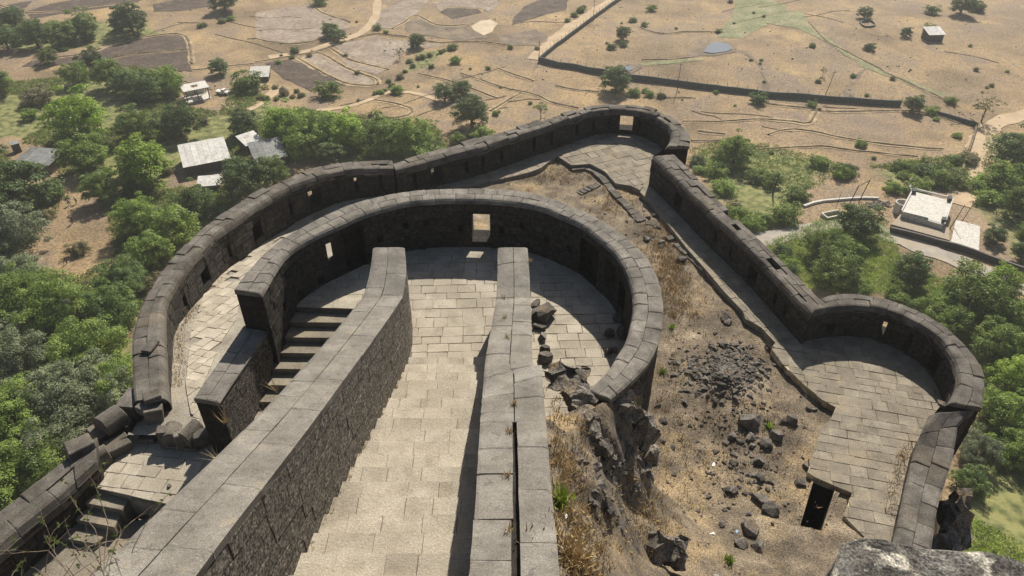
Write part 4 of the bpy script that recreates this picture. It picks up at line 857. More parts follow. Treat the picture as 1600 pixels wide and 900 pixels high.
# dry grass of the yard, ramp joints and wall feet
def grass(name, pts, m, h0, h1, per=9, wd=.02, kind='stuff', label=None, cat=None, parent=None, loc=None, spread=.09):
    V = []; Fc = []
    for p in pts:
        for _ in range(per):
            a = random.uniform(0, 6.28); h = random.uniform(h0, h1); lean = random.uniform(.2, .9) * h; bx = p[0] + random.gauss(0, spread); by = p[1] + random.gauss(0, spread)
            dx, dy = math.cos(a)*lean, math.sin(a)*lean; wx, wy = -math.sin(a)*wd, math.cos(a)*wd; b_ = len(V)
            V += [(bx-wx, by-wy, p[2]-.02), (bx+wx, by+wy, p[2]-.02), (bx+dx, by+dy, p[2]+h)]; Fc.append((b_, b_+1, b_+2))
    o = link(name, mesh(name, V, Fc), m, parent)
    if kind: tag(o, kind=kind)
    if label: tag(o, label, cat)
    return o
gp_ = []
for cx, cy, sx, sy, n in [(1035,380,22,25,500),(1050,440,18,30,400),(870,275,45,9,260),(960,310,25,20,220),(1060,470,25,30,200),(885,720,16,70,260),(905,860,25,40,260),(1050,640,30,60,160),(1010,800,30,30,220),(1150,690,60,60,160),(1180,650,40,20,60)]:
    for _ in range(n):
        p, d = surf(cx+random.gauss(0,sx), cy+random.gauss(0,sy))
        if not inside([p.x],[p.y],rp)[0] and not (inside([p.x],[p.y],ringin)[0] and p.y > 19.5) and not inside([p.x],[p.y],tpp)[0]: gp_.append(p)
grass('dry_grass', gp_, M['straw'], .06, .26, 8, .018)
gp_ = []
for w in (left, low, north):
    for t in np.arange(.5, w.L-.3, .12):
        if noise.noise(Vector((t*.4, w.L, 0))) > -.1:
            q = w.at(t, -.06 - random.random()*.3); gp_.append((q[0], q[1], w.zi(t) + (.1 if w is not left else .03)))
grass('dry_grass', gp_, M['straw'], .04, .17, 8, .018, spread=.12)
gp_ = []
for _ in range(90):
    y = random.uniform(5, 23); xl = np.interp(y, [1, 6.5, 14, YS], [-5.85,-5.5,-4.95,-4.42]); k = math.floor((YS-y)/TR)+1; gp_.append((xl+.04, y, 60+k*RI))
grass('dry_grass', gp_, M['straw'], .03, .12, 5, .012, spread=.03)
def tuft(px, py, z, lb, h=.3, m='straw', n=3):
    x, y = P(px, py, z); o = grass('grass_tuft', [(0,0,0)]*n, M[m], h*.5, h, 9, .012, kind=None, label=lb, cat='grass tuft', spread=.05); o.location = (x, y, z)
def ztop(px, py, z0):
    z = z0
    for _ in range(12): z = z0 + slope(P(px, py, z)[1])
    return z
for px, py, lb in [(787,466,'dry tuft growing at the start of the right ramp wall slope'),(789,497,'dry tuft in the centre joint of the right wall, second from the tower'),(794,528,'bleached tuft in the centre joint above the wall widening'),(803,632,'small leafless twig tuft standing on the right ramp wall'),
                   (796,677,'pale tuft in the long joint of the right ramp wall'),(793,745,'dry tuft at the broken slab of the right ramp wall'),(795,830,'dry tuft in the lowest open joint of the right ramp wall'),(828,408,'little dry plant on the right edge of the tower head')]:
    tuft(px, py, ztop(px, py, 63.7)+.01, lb, .22)
for px, py, lb in [(340,718,'long bleached stalks against the left edge of the big ramp wall'),(352,660,'upright dry stalks at the foot of the low stair wall'),(420,655,'spiky dry stalks in the gap above the big wall'),(432,612,'dry stalks where the side stair disappears')]:
    tuft(px, py, 60.2, lb, .9, n=2)
for px, py, lb, h in [(1050,512,'small green weed on the yard left of the rubble pile',.25),(1200,668,'green weed growing behind the block cluster',.35),(1138,878,'bright green leafy weed low in the yard',.4),(1034,583,'green weed at the foot of the round bastion',.4),(875,785,'dark spiky weed against the right ramp wall',.5)]:
    p, d = surf(px, py); o = grass('weed', [(0,0,0)]*6, M['leaf_bright'], h*.5, h, 12, .03, kind=None, label=lb, cat='weed', spread=.09); o.location = p
for px, py, lb, mm in [(1115,728,'crumpled white litter scrap in the middle of the yard','litter'),(1112,835,'white plastic scrap near the bottom of the yard','litter'),(1151,831,'pale blue plastic scrap beside the rounded boulder','blue_litter'),(884,808,'white litter under the dark weed by the ramp wall','litter')]:
    o = rock(px, py, 11, lb, me=hull_mesh(200+px, 12, (1,.5,.25)), name='litter', cat='litter'); o.data.materials.clear(); o.data.materials.append(M[mm])
# ---- displaced blocks at the broken gate
def rblock(px, py, z, sx, sy, sz, rz, lb, rnd=False, name='broken_block', tilt=(0,0), m='coping_dark'):
    x, y = P(px, py, z); bm = bmesh.new()
    if rnd:
        n = 7; V = [(-sx/2 + (0 if e == 0 else sx), 0, 0) for e in (0,)]
        prof = [(-sy/2, 0)] + [(-sy/2*math.cos(k*math.pi/n), sz*(.35+.65*math.sin(k*math.pi/n))) for k in range(n+1)] + [(sy/2, 0)]
        r0 = [bm.verts.new((-sx/2, a, b_)) for a, b_ in prof]; r1 = [bm.verts.new((sx/2+random.uniform(-.05,.05), a, b_)) for a, b_ in prof]
        for k in range(len(prof)): j = (k+1) % len(prof); bm.faces.new((r0[k], r0[j], r1[j], r1[k]))
        bm.faces.new(r0[::-1]); bm.faces.new(r1)
    else:
        bmesh.ops.create_cube(bm, size=1)
        for v in bm.verts: v.co = Vector((v.co.x*sx*random.uniform(.9,1.1), v.co.y*sy*random.uniform(.9,1.1), (v.co.z+.5)*sz*random.uniform(.92,1.08)))
    bmesh.ops.recalc_face_normals(bm, faces=bm.faces[:])
    bmesh.ops.bevel(bm, geom=bm.edges[:], offset=.035, segments=1, affect='EDGES')
    me = bpy.data.meshes.new(name); bm.to_mesh(me); bm.free(); o = link(name, me, M[m]); o.location = (x, y, z); o.rotation_euler = (tilt[0], tilt[1], rz)
    return tag(o, lb, 'stone block')
for a in [(176,664,58.1,1.0,1.0,.75,R(60),'rounded coping block standing alone at the broken gate corner',True),(172,685,57.3,1.2,1.0,.8,R(55),'dark wall stub under the lone rounded coping block',False),(214,640,57.7,1.1,.9,.8,R(80),'big squared end block of the left rampart at the gap',False),
  (189,694,57.45,.7,.6,.45,R(40),'low squared block on the left rim of the landing',False),(168,712,57.45,1.9,.75,.5,R(42),'long kerb block along the left rim of the landing',False),(150,728,57.4,1.2,.8,.8,R(45),'rounded coping piece toppled beside the landing',True),
  (128,706,58.2,1.0,.8,.5,R(42),'squared block topping the lower parapet end',False),(205,662,57.4,.5,1.3,.55,R(5),'inner jamb block of the ruined gate',False),(245,656,57.9,.7,.6,.75,R(20),'pale cube standing at the upper rim of the landing',False),
  (263,688,57.6,.6,.45,.75,R(10),'short dark block left of the round drum on the landing rim',False),(272,686,57.6,.8,.8,.75,R(100),'drum-shaped coping piece on the upper landing rim',True),(291,694,57.6,.75,.4,.7,R(30),'slanting slab leaning right of the drum-shaped piece',False),
  (303,684,57.7,.95,.7,.75,R(65),'thick rounded fragment near the stair wall foot',True),(318,690,57.6,.7,.6,.6,R(20),'jagged block beside the stair wall foot',False),(232,640,58.3,.8,.6,.4,R(70),'pale broken stone on the rampart end',False),(240,625,58.7,.7,.5,.35,R(30),'tilted fragment on top of the rampart end',False),
  (232,688,57.45,.75,.4,.22,R(0),'thin kerb slab at the left end of the upper landing rim',False),(283,698,57.45,1.6,.45,.2,R(-6),'long low threshold stone across the upper landing rim',False),(236,545,58.7,.8,.5,.25,R(80),'cracked cap stone lifted on the left rampart',False)]:
    rblock(*a[:8], rnd=a[8], tilt=(random.uniform(-.08,.08), random.uniform(-.08,.08)))
for px, py, lb in [(265,760,'small stone on the pale landing'),(222,680,'pebble-sized block near the upper landing rim'),(257,650,'stone fragment at the walkway end'),(1240,100+556,'upper stone lying on the dark squared boulder')][:3]:
    rock(px, py, 10, lb, z=57.45)
# ---- foreground rock ledge, lower right
bm = bmesh.new(); zt = 75.9
fp = [P(1280,960,zt), P(1318,842,zt), P(1345,838,zt), P(1400,848,zt), P(1470,852,zt), P(1540,858,zt), P(1620,878,zt), P(1800,900,zt), P(1900,1200,zt), P(1300,1200,zt)]
def rim(t):
    p = resample(fp + [fp[0]], 121, False)[:-1]; return p
rp_ = rim(0); c0 = np.mean(rp_, axis=0); V = []; Fc = []; NR = 26; NS = len(rp_)
for j in range(NR):
    f = 1 - (j / (NR-1)) ** 1.0
    for q in rp_:
        x, y = c0 + (q - c0) * f; n3 = noise.fractal(Vector((x*1.3, y*1.3, 3)), .9, 2.1, 6); r3 = noise.ridged_multi_fractal(Vector((x*.9+5, y*.9, 1)), .9, 2, 5, 1, 2)
        V.append((x, y, zt + n3*.07 + r3*.05 - .06 - .05*(j == 0)))
for k in range(NS): V.append((*(c0 + (rp_[k]-c0)*1.0 + rng.normal(size=2)*.05), zt - 1.0))
for k in range(NS): V.append((*(c0 + (rp_[k]-c0)*1.02 + rng.normal(size=2)*.12), zt - 3.5))
for k in range(NS): V.append((*(c0 + (rp_[k]-c0)*1.05), 60))
for j in range(NR-1):
    for k in range(NS): l = (k+1) % NS; Fc.append((j*NS+k, j*NS+l, (j+1)*NS+l, (j+1)*NS+k))
b1 = NR*NS
for k in range(NS):
    l = (k+1) % NS; Fc += [(l, k, b1+k, b1+l), (b1+l, b1+k, b1+NS+k, b1+NS+l), (b1+NS+l, b1+NS+k, b1+2*NS+k, b1+2*NS+l)]
o = link('rock_ledge', mesh('rock_ledge', V, Fc), M['lichen_rock']); bm = bmesh.new(); bm.from_mesh(o.data); bmesh.ops.recalc_face_normals(bm, faces=bm.faces[:]); bm.to_mesh(o.data); bm.free()
tag(o, 'near rough basalt ledge with white lichen patches in the lower right corner', 'rock')
# ---- dry bush, lower left
bu = empty('dry_bush', (-6.9, 6.2, 70.2)); tag(bu, 'nearly leafless twiggy bush at the lower left edge of the big ramp wall', 'bush')
brs = MB(); lv = []
def grow_b(p, d, l, r, k):
    pts = [p]; 
    for i in range(4):
        d = (d + Vector((random.gauss(0,.16), random.gauss(0,.16), random.gauss(0,.12)))).normalized(); p = p + d*l/4; pts.append(p)
        if k > 0 and i > 0 and random.random() < .8:
            grow_b(p, (d + Vector((random.gauss(0,.6), random.gauss(0,.6), random.gauss(.1,.5)))).normalized(), l*random.uniform(.35,.65), r*.55, k-1)
        if k < 2 and random.random() < .3: lv.append((p, d))
    brs.tube(pts, [r, r*.85, r*.7, r*.55, r*.35], 4)
random.seed(11)
for t in [(-1.1,.9,.4),(-.6,1.0,.6),(-.1,1.2,.5),(.35,1.1,.5),(-.9,.5,.9),(-1.4,.5,.3),(.1,.9,1.0),(-.4,.8,.3)]:
    grow_b(Vector((0,0,-.3)), Vector(t).normalized(), random.uniform(1.3, 1.9), .016, 2)
brs.build('branch', M['twig'], bu)
lm = MB()
for p, d in lv:
    for _ in range(4):
        a = Vector((random.gauss(0,1), random.gauss(0,1), random.gauss(0,.5))).normalized()*random.uniform(.04,.09); b_ = a.orthogonal().normalized()*.018
        lm.add([p, p+a*.5+b_, p+a, p+a*.5-b_], [(0,1,2,3)])
lm.build('foliage', M['leaf_mid'], bu)
random.seed(21)

# ---------------------------------------------------------------- trees and scrub
def crown_mesh(seed, clumps, per, leaf, flat=.8, spread=.22, hollow=.45):
    r = np.random.default_rng(seed); V = []; n = 0; cs = []
    for k in range(clumps):
        th = r.uniform(0, 6.28); u = r.uniform(-.7, 1); rr = r.uniform(hollow, 1) * (1 + .22*math.sin(th*3+seed) + .14*math.sin(th*5+seed*2)); s_ = math.sqrt(max(0, 1-u*u)); c = np.array([rr*s_*math.cos(th)*.9, rr*s_*math.sin(th)*.9, rr*u*flat])
        cs.append(c); m = int(per * r.uniform(.6, 1.4)); R_ = spread * r.uniform(.7, 1.4)
        d = r.normal(size=(m, 3)); d /= np.linalg.norm(d, axis=1)[:,None]; d[:,2] = np.abs(d[:,2])*.9 - .25; q = c + d * R_ * r.uniform(.5, 1, size=(m,1)) * np.array([1,1,.7])
        nr = d + r.normal(size=(m,3))*.5 + np.array([.1,.35,.8]); nr /= np.linalg.norm(nr, axis=1)[:,None]
        a = np.cross(nr, r.normal(size=(m,3))); a /= np.linalg.norm(a, axis=1)[:,None]; b_ = np.cross(nr, a); L_ = leaf * r.uniform(.6, 1.4, size=(m,1))
        V.append(np.stack([q-a*L_*.5, q-b_*L_*.35+nr*L_*.08, q+a*L_*.5, q+b_*L_*.35-nr*L_*.08], 1).reshape(-1, 3))
    V = np.concatenate(V); Fc = np.arange(len(V)).reshape(-1, 4).tolist(); return V, Fc, cs
def trunk_mesh(seed, cs, h, r0=.07):
    r = random.Random(seed); m_ = MB(); top = Vector((r.uniform(-.08,.08), r.uniform(-.08,.08), -.15)); root = Vector((0,0,-h)); mid = root.lerp(top, .5) + Vector((r.uniform(-.06,.06), r.uniform(-.06,.06), 0))
    m_.tube([root, mid, top], [r0*1.25, r0, r0*.8], 7)
    for c in r.sample(cs, min(9, len(cs))):
        c = Vector(c); m_.tube([mid.lerp(top, r.uniform(.3,1)), top.lerp(c, .5)+Vector((0,0,-.05)), c], [r0*.5, r0*.3, r0*.1], 4)
    return m_
KIND = {}
def kindmesh(kind, n, clumps, per, leaf, flat, spread, mats, h, hollow=.45, r0=.07):
    KIND[kind] = []
    for i in range(n):
        V, Fc, cs = crown_mesh(hash_(kind)+i, clumps, per, leaf, flat, spread, hollow); t = trunk_mesh(i, cs, h, r0)
        tm = mesh('trunk', t.V, t.F); tm.materials.append(M['bark']); cms = []
        for m_ in mats:
            cm = mesh('crown', V, Fc); cm.materials.append(M[m_]); cms.append(cm)
        KIND[kind].append((tm, cms, h))
def hash_(s): return sum(ord(c)*(i+3) for i, c in enumerate(s))
kindmesh('big', 6, 125, 95, .066, .86, .23, ['leaf_dark','leaf_mid','leaf_bright'], .82, .5)
kindmesh('near', 3, 180, 150, .044, .84, .2, ['leaf_grey','leaf_mid','leaf_dark'], .82, .5)
kindmesh('bush', 4, 55, 75, .10, .72, .32, ['leaf_dark','leaf_mid','leaf_bright','leaf_dry'], .42, .3, .04)
kindmesh('open', 3, 26, 45, .085, .9, .2, ['leaf_dark','leaf_mid','leaf_dry'], 1.3, .35, .045)
def tree(px, py, rpx, kind, mi, label, group=None, sq=1., name=None, gpos=None):
    p, d = gpos if gpos else G(px, py + rpx*.55)
    r = rpx * d / F; tm, cms, h = random.choice(KIND[kind]); mi = min(mi, len(cms)-1)
    nm = name or {'big':'leafy_tree','near':'leafy_tree','bush':'bush','open':'open_crowned_tree'}[kind]
    e = empty(nm, p, random.uniform(0, 6.28)); tag(e, label, 'bush' if kind == 'bush' else 'tree', group)
    hh = h * r * random.uniform(.85, 1.0)
    for n_, me in (('trunk', tm), ('crown', cms[mi])):
        o = bpy.data.objects.new(n_, me); COL.objects.link(o); o.parent = e; o.location = (0, 0, hh); s_ = r*random.uniform(.97,1.03); o.scale = (s_, s_, s_*sq)
        if n_ == 'trunk': o.scale = (s_, s_, hh/h)
    return e
TL = [
 (130,188,45,'big',2,'large bright green round tree on its own in the upper left scrub'),(138,245,36,'big',2,'bright green tree just below the large round one'),(232,265,46,'big',2,'light green tree spreading in front of the white roofed house'),(30,300,58,'big',0,'dark broad tree at the left edge above the clearing'),
 (20,365,55,'near',0,'dark grey-green tree at the left edge beside the bare clearing'),(165,300,30,'big',1,'green tree at the top of the bare clearing'),(222,345,36,'near',1,'grey-green tree right of the bare clearing'),(275,360,44,'big',1,'round green tree touching the bend of the left rampart'),(310,318,34,'big',0,'dark tree between white roof and left rampart'),
 (390,285,40,'big',0,'dark green tree below the dark roofed house'),(430,275,30,'big',1,'mid green tree touching the rampart below the dark roof'),(450,200,38,'big',2,'broad green tree right of the dark roofed house'),(485,212,42,'big',1,'biggest tree of the row behind the left rampart'),(543,210,34,'big',2,'yellow-green tree in the row behind the left rampart'),
 (600,220,38,'big',1,'wide green tree in the row behind the middle rampart'),(640,222,34,'big',1,'green tree at the right end of the wide row'),(668,212,20,'open',1,'slender open tree at the right end of the row behind the rampart'),(385,195,28,'big',0,'dark tree left of the dark roofed house'),
 (738,182,30,'big',0,'round dark tree standing alone above the middle rampart'),(722,140,16,'big',0,'dark rounded tree with smaller partner in the dry field'),(695,148,18,'big',0,'low dark tree left of the rounded one in the dry field'),(752,205,22,'bush',1,'green bush at the rampart under the lone round tree'),(715,215,15,'bush',1,'small green bush above the middle rampart'),
 (845,178,15,'open',1,'small open tree left of the far tip of the fort'),(652,67,14,'big',0,'dark small tree on the field boundary in upper centre'),(625,88,9,'open',2,'bare thin tree left of the upper centre field'),(517,50,15,'big',0,'dark tree pair on the track at top centre left'),(530,58,12,'big',0,'right tree of the pair on the track'),
 (461,78,9,'bush',0,'low dark bush on the stubble field edge'),(515,138,22,'bush',1,'wide green bush below the brown field'),(620,138,14,'bush',1,'green bush clump along the dry hedge'),(712,92,12,'bush',1,'light green bush in the dry slope centre'),
 (210,38,30,'big',0,'large dark tree behind the ploughed strips'),(352,5,22,'big',0,'broad tree at the top edge left of centre'),(135,45,26,'big',1,'tree among the upper left grove'),(100,58,24,'big',1,'second tree in the upper left grove'),(60,60,26,'big',0,'dark tree on the left of the upper left grove'),(15,65,24,'big',0,'tree at the left edge of the upper left grove'),
 (25,32,18,'big',0,'tree at the upper left corner'),(78,92,14,'big',1,'single small tree below the grove on the dry soil'),(150,100,22,'big',0,'tall dark tree under the ploughed strips'),(178,122,28,'big',1,'full green tree in the middle of the upper left thicket'),(205,132,26,'big',0,'darker tree right of the full green one'),(125,120,22,'big',1,'tree at the left end of the thicket row'),
 (265,130,28,'big',1,'tree beside the open concrete frame'),(345,108,16,'big',0,'dark tree right of the open concrete frame'),(375,130,14,'bush',1,'round bush right of the parked vehicle'),(285,195,34,'big',0,'dark spreading tree above the white roofed house'),(215,200,30,'big',1,'dull green tree between the bright tree and the white roof'),
 (500,0,14,'bush',1,'small bush at the top edge'),(590,42,8,'bush',0,'small bush by the upper track'),
 (962,130,25,'big',0,'dark tree overhanging the corner of the long boundary wall'),(973,55,13,'big',0,'dark tree inside the walled dry plot'),(974,68,8,'bush',0,'low bush below the dark tree in the walled plot'),(955,72,8,'bush',0,'bush left of the low one in the walled plot'),(989,30,7,'bush',1,'small bush high in the walled plot'),(1007,37,7,'bush',1,'bush right of the small one in the walled plot'),(1018,12,9,'bush',1,'bush pair near the top centre'),
 (1145,240,30,'big',1,'tall green tree right of the far tip of the fort'),(1120,265,20,'bush',1,'green bush beside the outer face of the far tip'),(1205,282,16,'big',1,'tree near the pole on the right slope'),(1225,330,26,'bush',1,'yellow-green thicket bush above the road'),(1150,330,24,'bush',2,'bright bush next to the straight rampart'),(1130,290,20,'bush',1,'bush near the top of the straight rampart'),
 (1245,300,20,'bush',1,'bush left of the H-shaped pole frame'),(1280,250,18,'bush',1,'green bush on the upper right slope'),(1315,265,20,'bush',2,'bright green bush beside the one on the upper slope'),(1175,345,20,'bush',1,'bush at the left side of the road bend'),
 (1335,350,36,'big',0,'dark round tree standing beside the road junction'),(1285,385,34,'near',1,'grey-green tree below the dark road tree'),(1300,425,38,'big',1,'green tree behind the right bastion, left one'),(1340,445,22,'bush',1,'bush just above the right bastion coping'),(1418,425,32,'big',0,'dark tree below the road in the right thicket'),(1400,460,20,'bush',1,'pale bush behind the right bastion, centre'),
 (1505,462,52,'big',1,'very broad green tree in the right thicket'),(1560,440,30,'big',2,'bright green tree at the right end below the road'),(1470,500,36,'big',1,'green tree close to the outside of the right bastion'),(1550,368,18,'big',0,'small dark tree beside the concrete yard'),(1595,395,20,'big',0,'dark tree at the right edge by the road'),
 (1580,240,38,'big',0,'large dark tree at the upper right edge'),(1560,280,30,'big',1,'green tree below the upper right one'),(1590,320,34,'big',1,'tree at the right edge above the road'),(1540,305,22,'bush',1,'bush beside the pale track on the right'),(1430,288,22,'bush',1,'bush behind the concrete roofed house'),(1470,275,24,'bush',1,'bush right behind the concrete roofed house'),
 (1395,290,18,'bush',1,'bush left of the concrete roofed house'),(1485,247,13,'bush',1,'round bush near the fence corner'),(1450,250,13,'bush',1,'bush left of the round one near the fence corner'),(1425,165,17,'big',0,'dark tree on the long boundary wall'),(1455,172,12,'bush',1,'bush right of the dark boundary tree'),(1533,178,22,'open',2,'pale sprawling tree at the end of the boundary wall'),
 (1350,22,12,'big',0,'round tree above the little stone enclosure'),(1415,52,9,'big',0,'small dark tree left of the tin shed'),(1450,42,10,'bush',1,'bush behind the tin shed'),(1500,12,20,'big',0,'dark tree group at the top right'),(1525,10,14,'bush',0,'bush right of the top right tree group'),(1455,15,12,'bush',0,'bush left of the top right tree group'),
 (1358,72,10,'bush',0,'grey bush on the dry slope right of the gully'),(1269,70,6,'bush',0,'tiny dark bush on the dry slope'),(1285,115,7,'open',2,'thin small tree on the dry slope above the wall'),(1185,152,15,'bush',0,'brownish bush at the boundary wall below the gully'),(1345,223,11,'bush',1,'bush on the terrace field'),(1485,155,11,'bush',1,'lone green bush beyond the boundary wall'),
 (1495,210,8,'bush',1,'small bush in the terrace corner'),(1268,162,9,'bush',1,'bush against the middle of the boundary wall'),(1015,145,9,'bush',1,'green bush at the foot of the boundary wall'),(1033,148,8,'bush',0,'brownish bush beside the green one at the wall foot'),(990,142,12,'bush',1,'bush right of the corner tree'),(1122,48,6,'bush',0,'reed clump at the pond'),
 (105,485,58,'near',1,'very large green tree left of the rampart bend'),(50,470,50,'near',1,'big green tree at the left edge under the clearing'),(150,545,60,'near',1,'bright broad tree beside the left rampart'),(30,560,55,'near',0,'grey-leaved tree at the left edge'),(130,620,65,'near',0,'large grey-green tree beside the ruined gate'),(40,650,60,'near',1,'green tree at the left edge above the lower parapet'),
 (90,700,50,'near',0,'grey-green tree just outside the lower left parapet'),(10,740,60,'near',1,'green tree at the lower left corner'),(200,440,40,'near',2,'dark tree between clearing and rampart'),(245,395,34,'big',1,'green tree hugging the rampart bend'),(185,480,42,'big',0,'dark tree above the grassy strip'),(125,385,18,'bush',3,'pale thin bush standing in the bare clearing'),
 (1545,530,36,'big',1,'green tree outside the right bastion curve'),(1580,590,40,'big',2,'bright tree at the right edge beside the bastion'),(1560,640,38,'big',1,'green tree right of the bastion neck'),(1520,700,34,'near',0,'grey-green tree outside the low parapet'),(1590,700,36,'big',1,'tree at the right edge outside the low parapet'),(1510,750,28,'big',0,'dark tree above the brown crag'),(1575,500,36,'big',1,'tree at the right edge above the bastion')]
for a in TL: tree(*a)
def fill(polys, n, rlo, rhi, label, group, kinds, y_lo=0):
    bb = [(min(p[0] for p in q), max(p[0] for p in q), min(p[1] for p in q), max(p[1] for p in q)) for q in polys]; k = 0; tries = 0
    while k < n and tries < n*20:
        tries += 1; j = random.randrange(len(polys)); x = random.uniform(*bb[j][:2]); y = random.uniform(*bb[j][2:])
        if not inside([x],[y],polys[j])[0]: continue
        if any(inside([x],[y],q)[0] for q in BARE): continue
        if any(abs(x-cx) < wx and abs(y-cy) < wy for cx, cy, wx, wy in AVOID): continue
        kd, mi = random.choice(kinds); rr_ = random.uniform(rlo, rhi); cw = {'near':['grey-green','mid green','dark green'],'bush':['dark green','mid green','bright green','dry brown'],'big':['dark green','mid green','bright green']}[kd][mi]
        sz = ('small ', 'middling ', 'large ')[min(2, int((rr_-rlo)/(rhi-rlo)*3))]; tree(x, y, rr_, kd, mi, sz + cw + (' bush ' if kd == 'bush' else ' tree ') + where(x, y), group, sq=random.uniform(.8,1.1)); k += 1
AVOID = [(1390,415,50,22),(1240,365,60,16),(1550,820,60,60),(310,150,32,26),(325,250,48,34),(425,240,36,24),(65,255,36,26),(349,145,14,10),(325,290,30,14),(1440,340,85,48),(1300,365,55,12),(1230,365,40,12),(195,540,28,45),(1330,395,40,10),(350,160,40,12),(1400,385,60,18),(1500,400,60,16),(1570,425,50,14)]
fill([GREEN[0]], 150, 9, 27, 'scrub bush or small tree in the dense green thicket on the left slope', 'scrub of the left slope', [('bush',0),('bush',1),('bush',1),('bush',2),('big',0),('big',1),('bush',3)])
fill([[(0,420),(210,480),(210,640),(150,680),(0,780)]], 26, 30, 52, 'leafy tree in the dense wood outside the left rampart', 'wood outside the left rampart', [('near',0),('near',1),('near',1),('big',1)])
fill([GREEN[3], GREEN[5], GREEN[6]], 44, 10, 20, 'low green bush on the dry right hand slope', 'bushes of the right slope', [('bush',0),('bush',1),('bush',1),('bush',2),('bush',3)])
fill([[(1190,385),(1290,375),(1370,385),(1420,430),(1600,480),(1600,760),(1540,740),(1540,620),(1520,540),(1400,460),(1260,450)]], 46, 12, 26, 'bush or small tree in the thicket below the road outside the right bastion', 'thicket outside the right bastion', [('bush',1),('bush',2),('big',1),('bush',0)])
fill([GREEN[1], [(0,10),(60,30),(0,50)]], 12, 8, 18, 'small tree in the upper left grove line', 'upper left grove', [('big',0),('bush',1)])
dry = [[(400,30),(840,0),(840,160),(720,200),(500,170),(420,150)],[(900,0),(1600,0),(1600,200),(1500,300),(1100,240),(1000,170),(900,60)]]
fill(dry, 60, 2.5, 6.5, 'tiny dark shrub dotted on the dry valley fields', 'shrubs dotted on the dry fields', [('bush',0),('bush',1),('bush',0),('bush',3)])
for l in [C2([(620,330),(700,290),(760,270),(850,245),(930,215)]), C2([(540,440),(600,425),(640,395),(700,330)]), C2([(20,455),(100,460),(170,450),(230,440)]), C1([(940,120),(1050,95),(1120,75)]), C3([(250,100),(300,60),(350,20)]), C1([(0,160),(100,190),(200,200),(320,230)])]:
    for k in range(9):
        t = random.random()*(len(l)-1); i = int(t); x = l[i][0] + (t-i)*(l[i+1][0]-l[i][0]); y = l[i][1] + (t-i)*(l[i+1][1]-l[i][1])
        tree(x, y, random.uniform(4, 8), 'bush', mi_ := random.choice([0,1,3]), ['dark','mid green','','dry brown'][mi_] + ' hedge shrub ' + where(x, y), 'hedge shrubs of the valley')
# ground cover of the green zones
def cover(name, polys, n, s0, s1, m, dmax=400):
    V = []; bb = polys; k = 0; A = []
    for q in polys:
        x = rng.uniform(min(p[0] for p in q), max(p[0] for p in q), n*3//len(polys)); y = rng.uniform(min(p[1] for p in q), max(p[1] for p in q), n*3//len(polys)); ok_ = inside(x, y, q)
        for b_ in BZ: ok_ &= ~inside(x, y, b_)
        ok_ &= ~inside(x, y, outline); ok_ &= noise_tab(x, y, .12) > -.35; A.append(np.c_[x[ok_], y[ok_]])
    A = np.concatenate(A)[:n*3]; z = T(A[:,0], A[:,1]); m_ = len(A); Vs = []
    for j in range(5):
        off = rng.normal(size=(m_,3))*np.array([.35,.35,.12]); s_ = rng.uniform(s0, s1, size=(m_,1)); c = np.c_[A, z+.15] + off; a = rng.normal(size=(m_,3)); a /= np.linalg.norm(a,axis=1)[:,None]; b_ = rng.normal(size=(m_,3)); b_ /= np.linalg.norm(b_,axis=1)[:,None]
        Vs.append(np.stack([c-a*s_, c+b_*s_*.6, c+a*s_], 1).reshape(-1,3))
    Vs = np.concatenate(Vs); o = link(name, mesh(name, Vs, np.arange(len(Vs)).reshape(-1,3).tolist()), M[m]); tag(o, kind='stuff')
near_polys = [[(x, y) for x, y in q if y < 170] or q for q in GZ]
cover('ground_cover', [GZ[0]], 42000, .18, .5, 'leaf_mid'); cover('ground_cover', [GZ[3], GZ[5], GZ[6]], 5500, .15, .4, 'leaf_mid'); cover('ground_cover', [GZ[4]], 26000, .08, .25, 'leaf_bright')
cover('dry_ground_cover', [GZ[0]], 22000, .15, .42, 'leaf_dry'); cover('dry_ground_cover', [GZ[4]], 6000, .1, .25, 'leaf_dry')

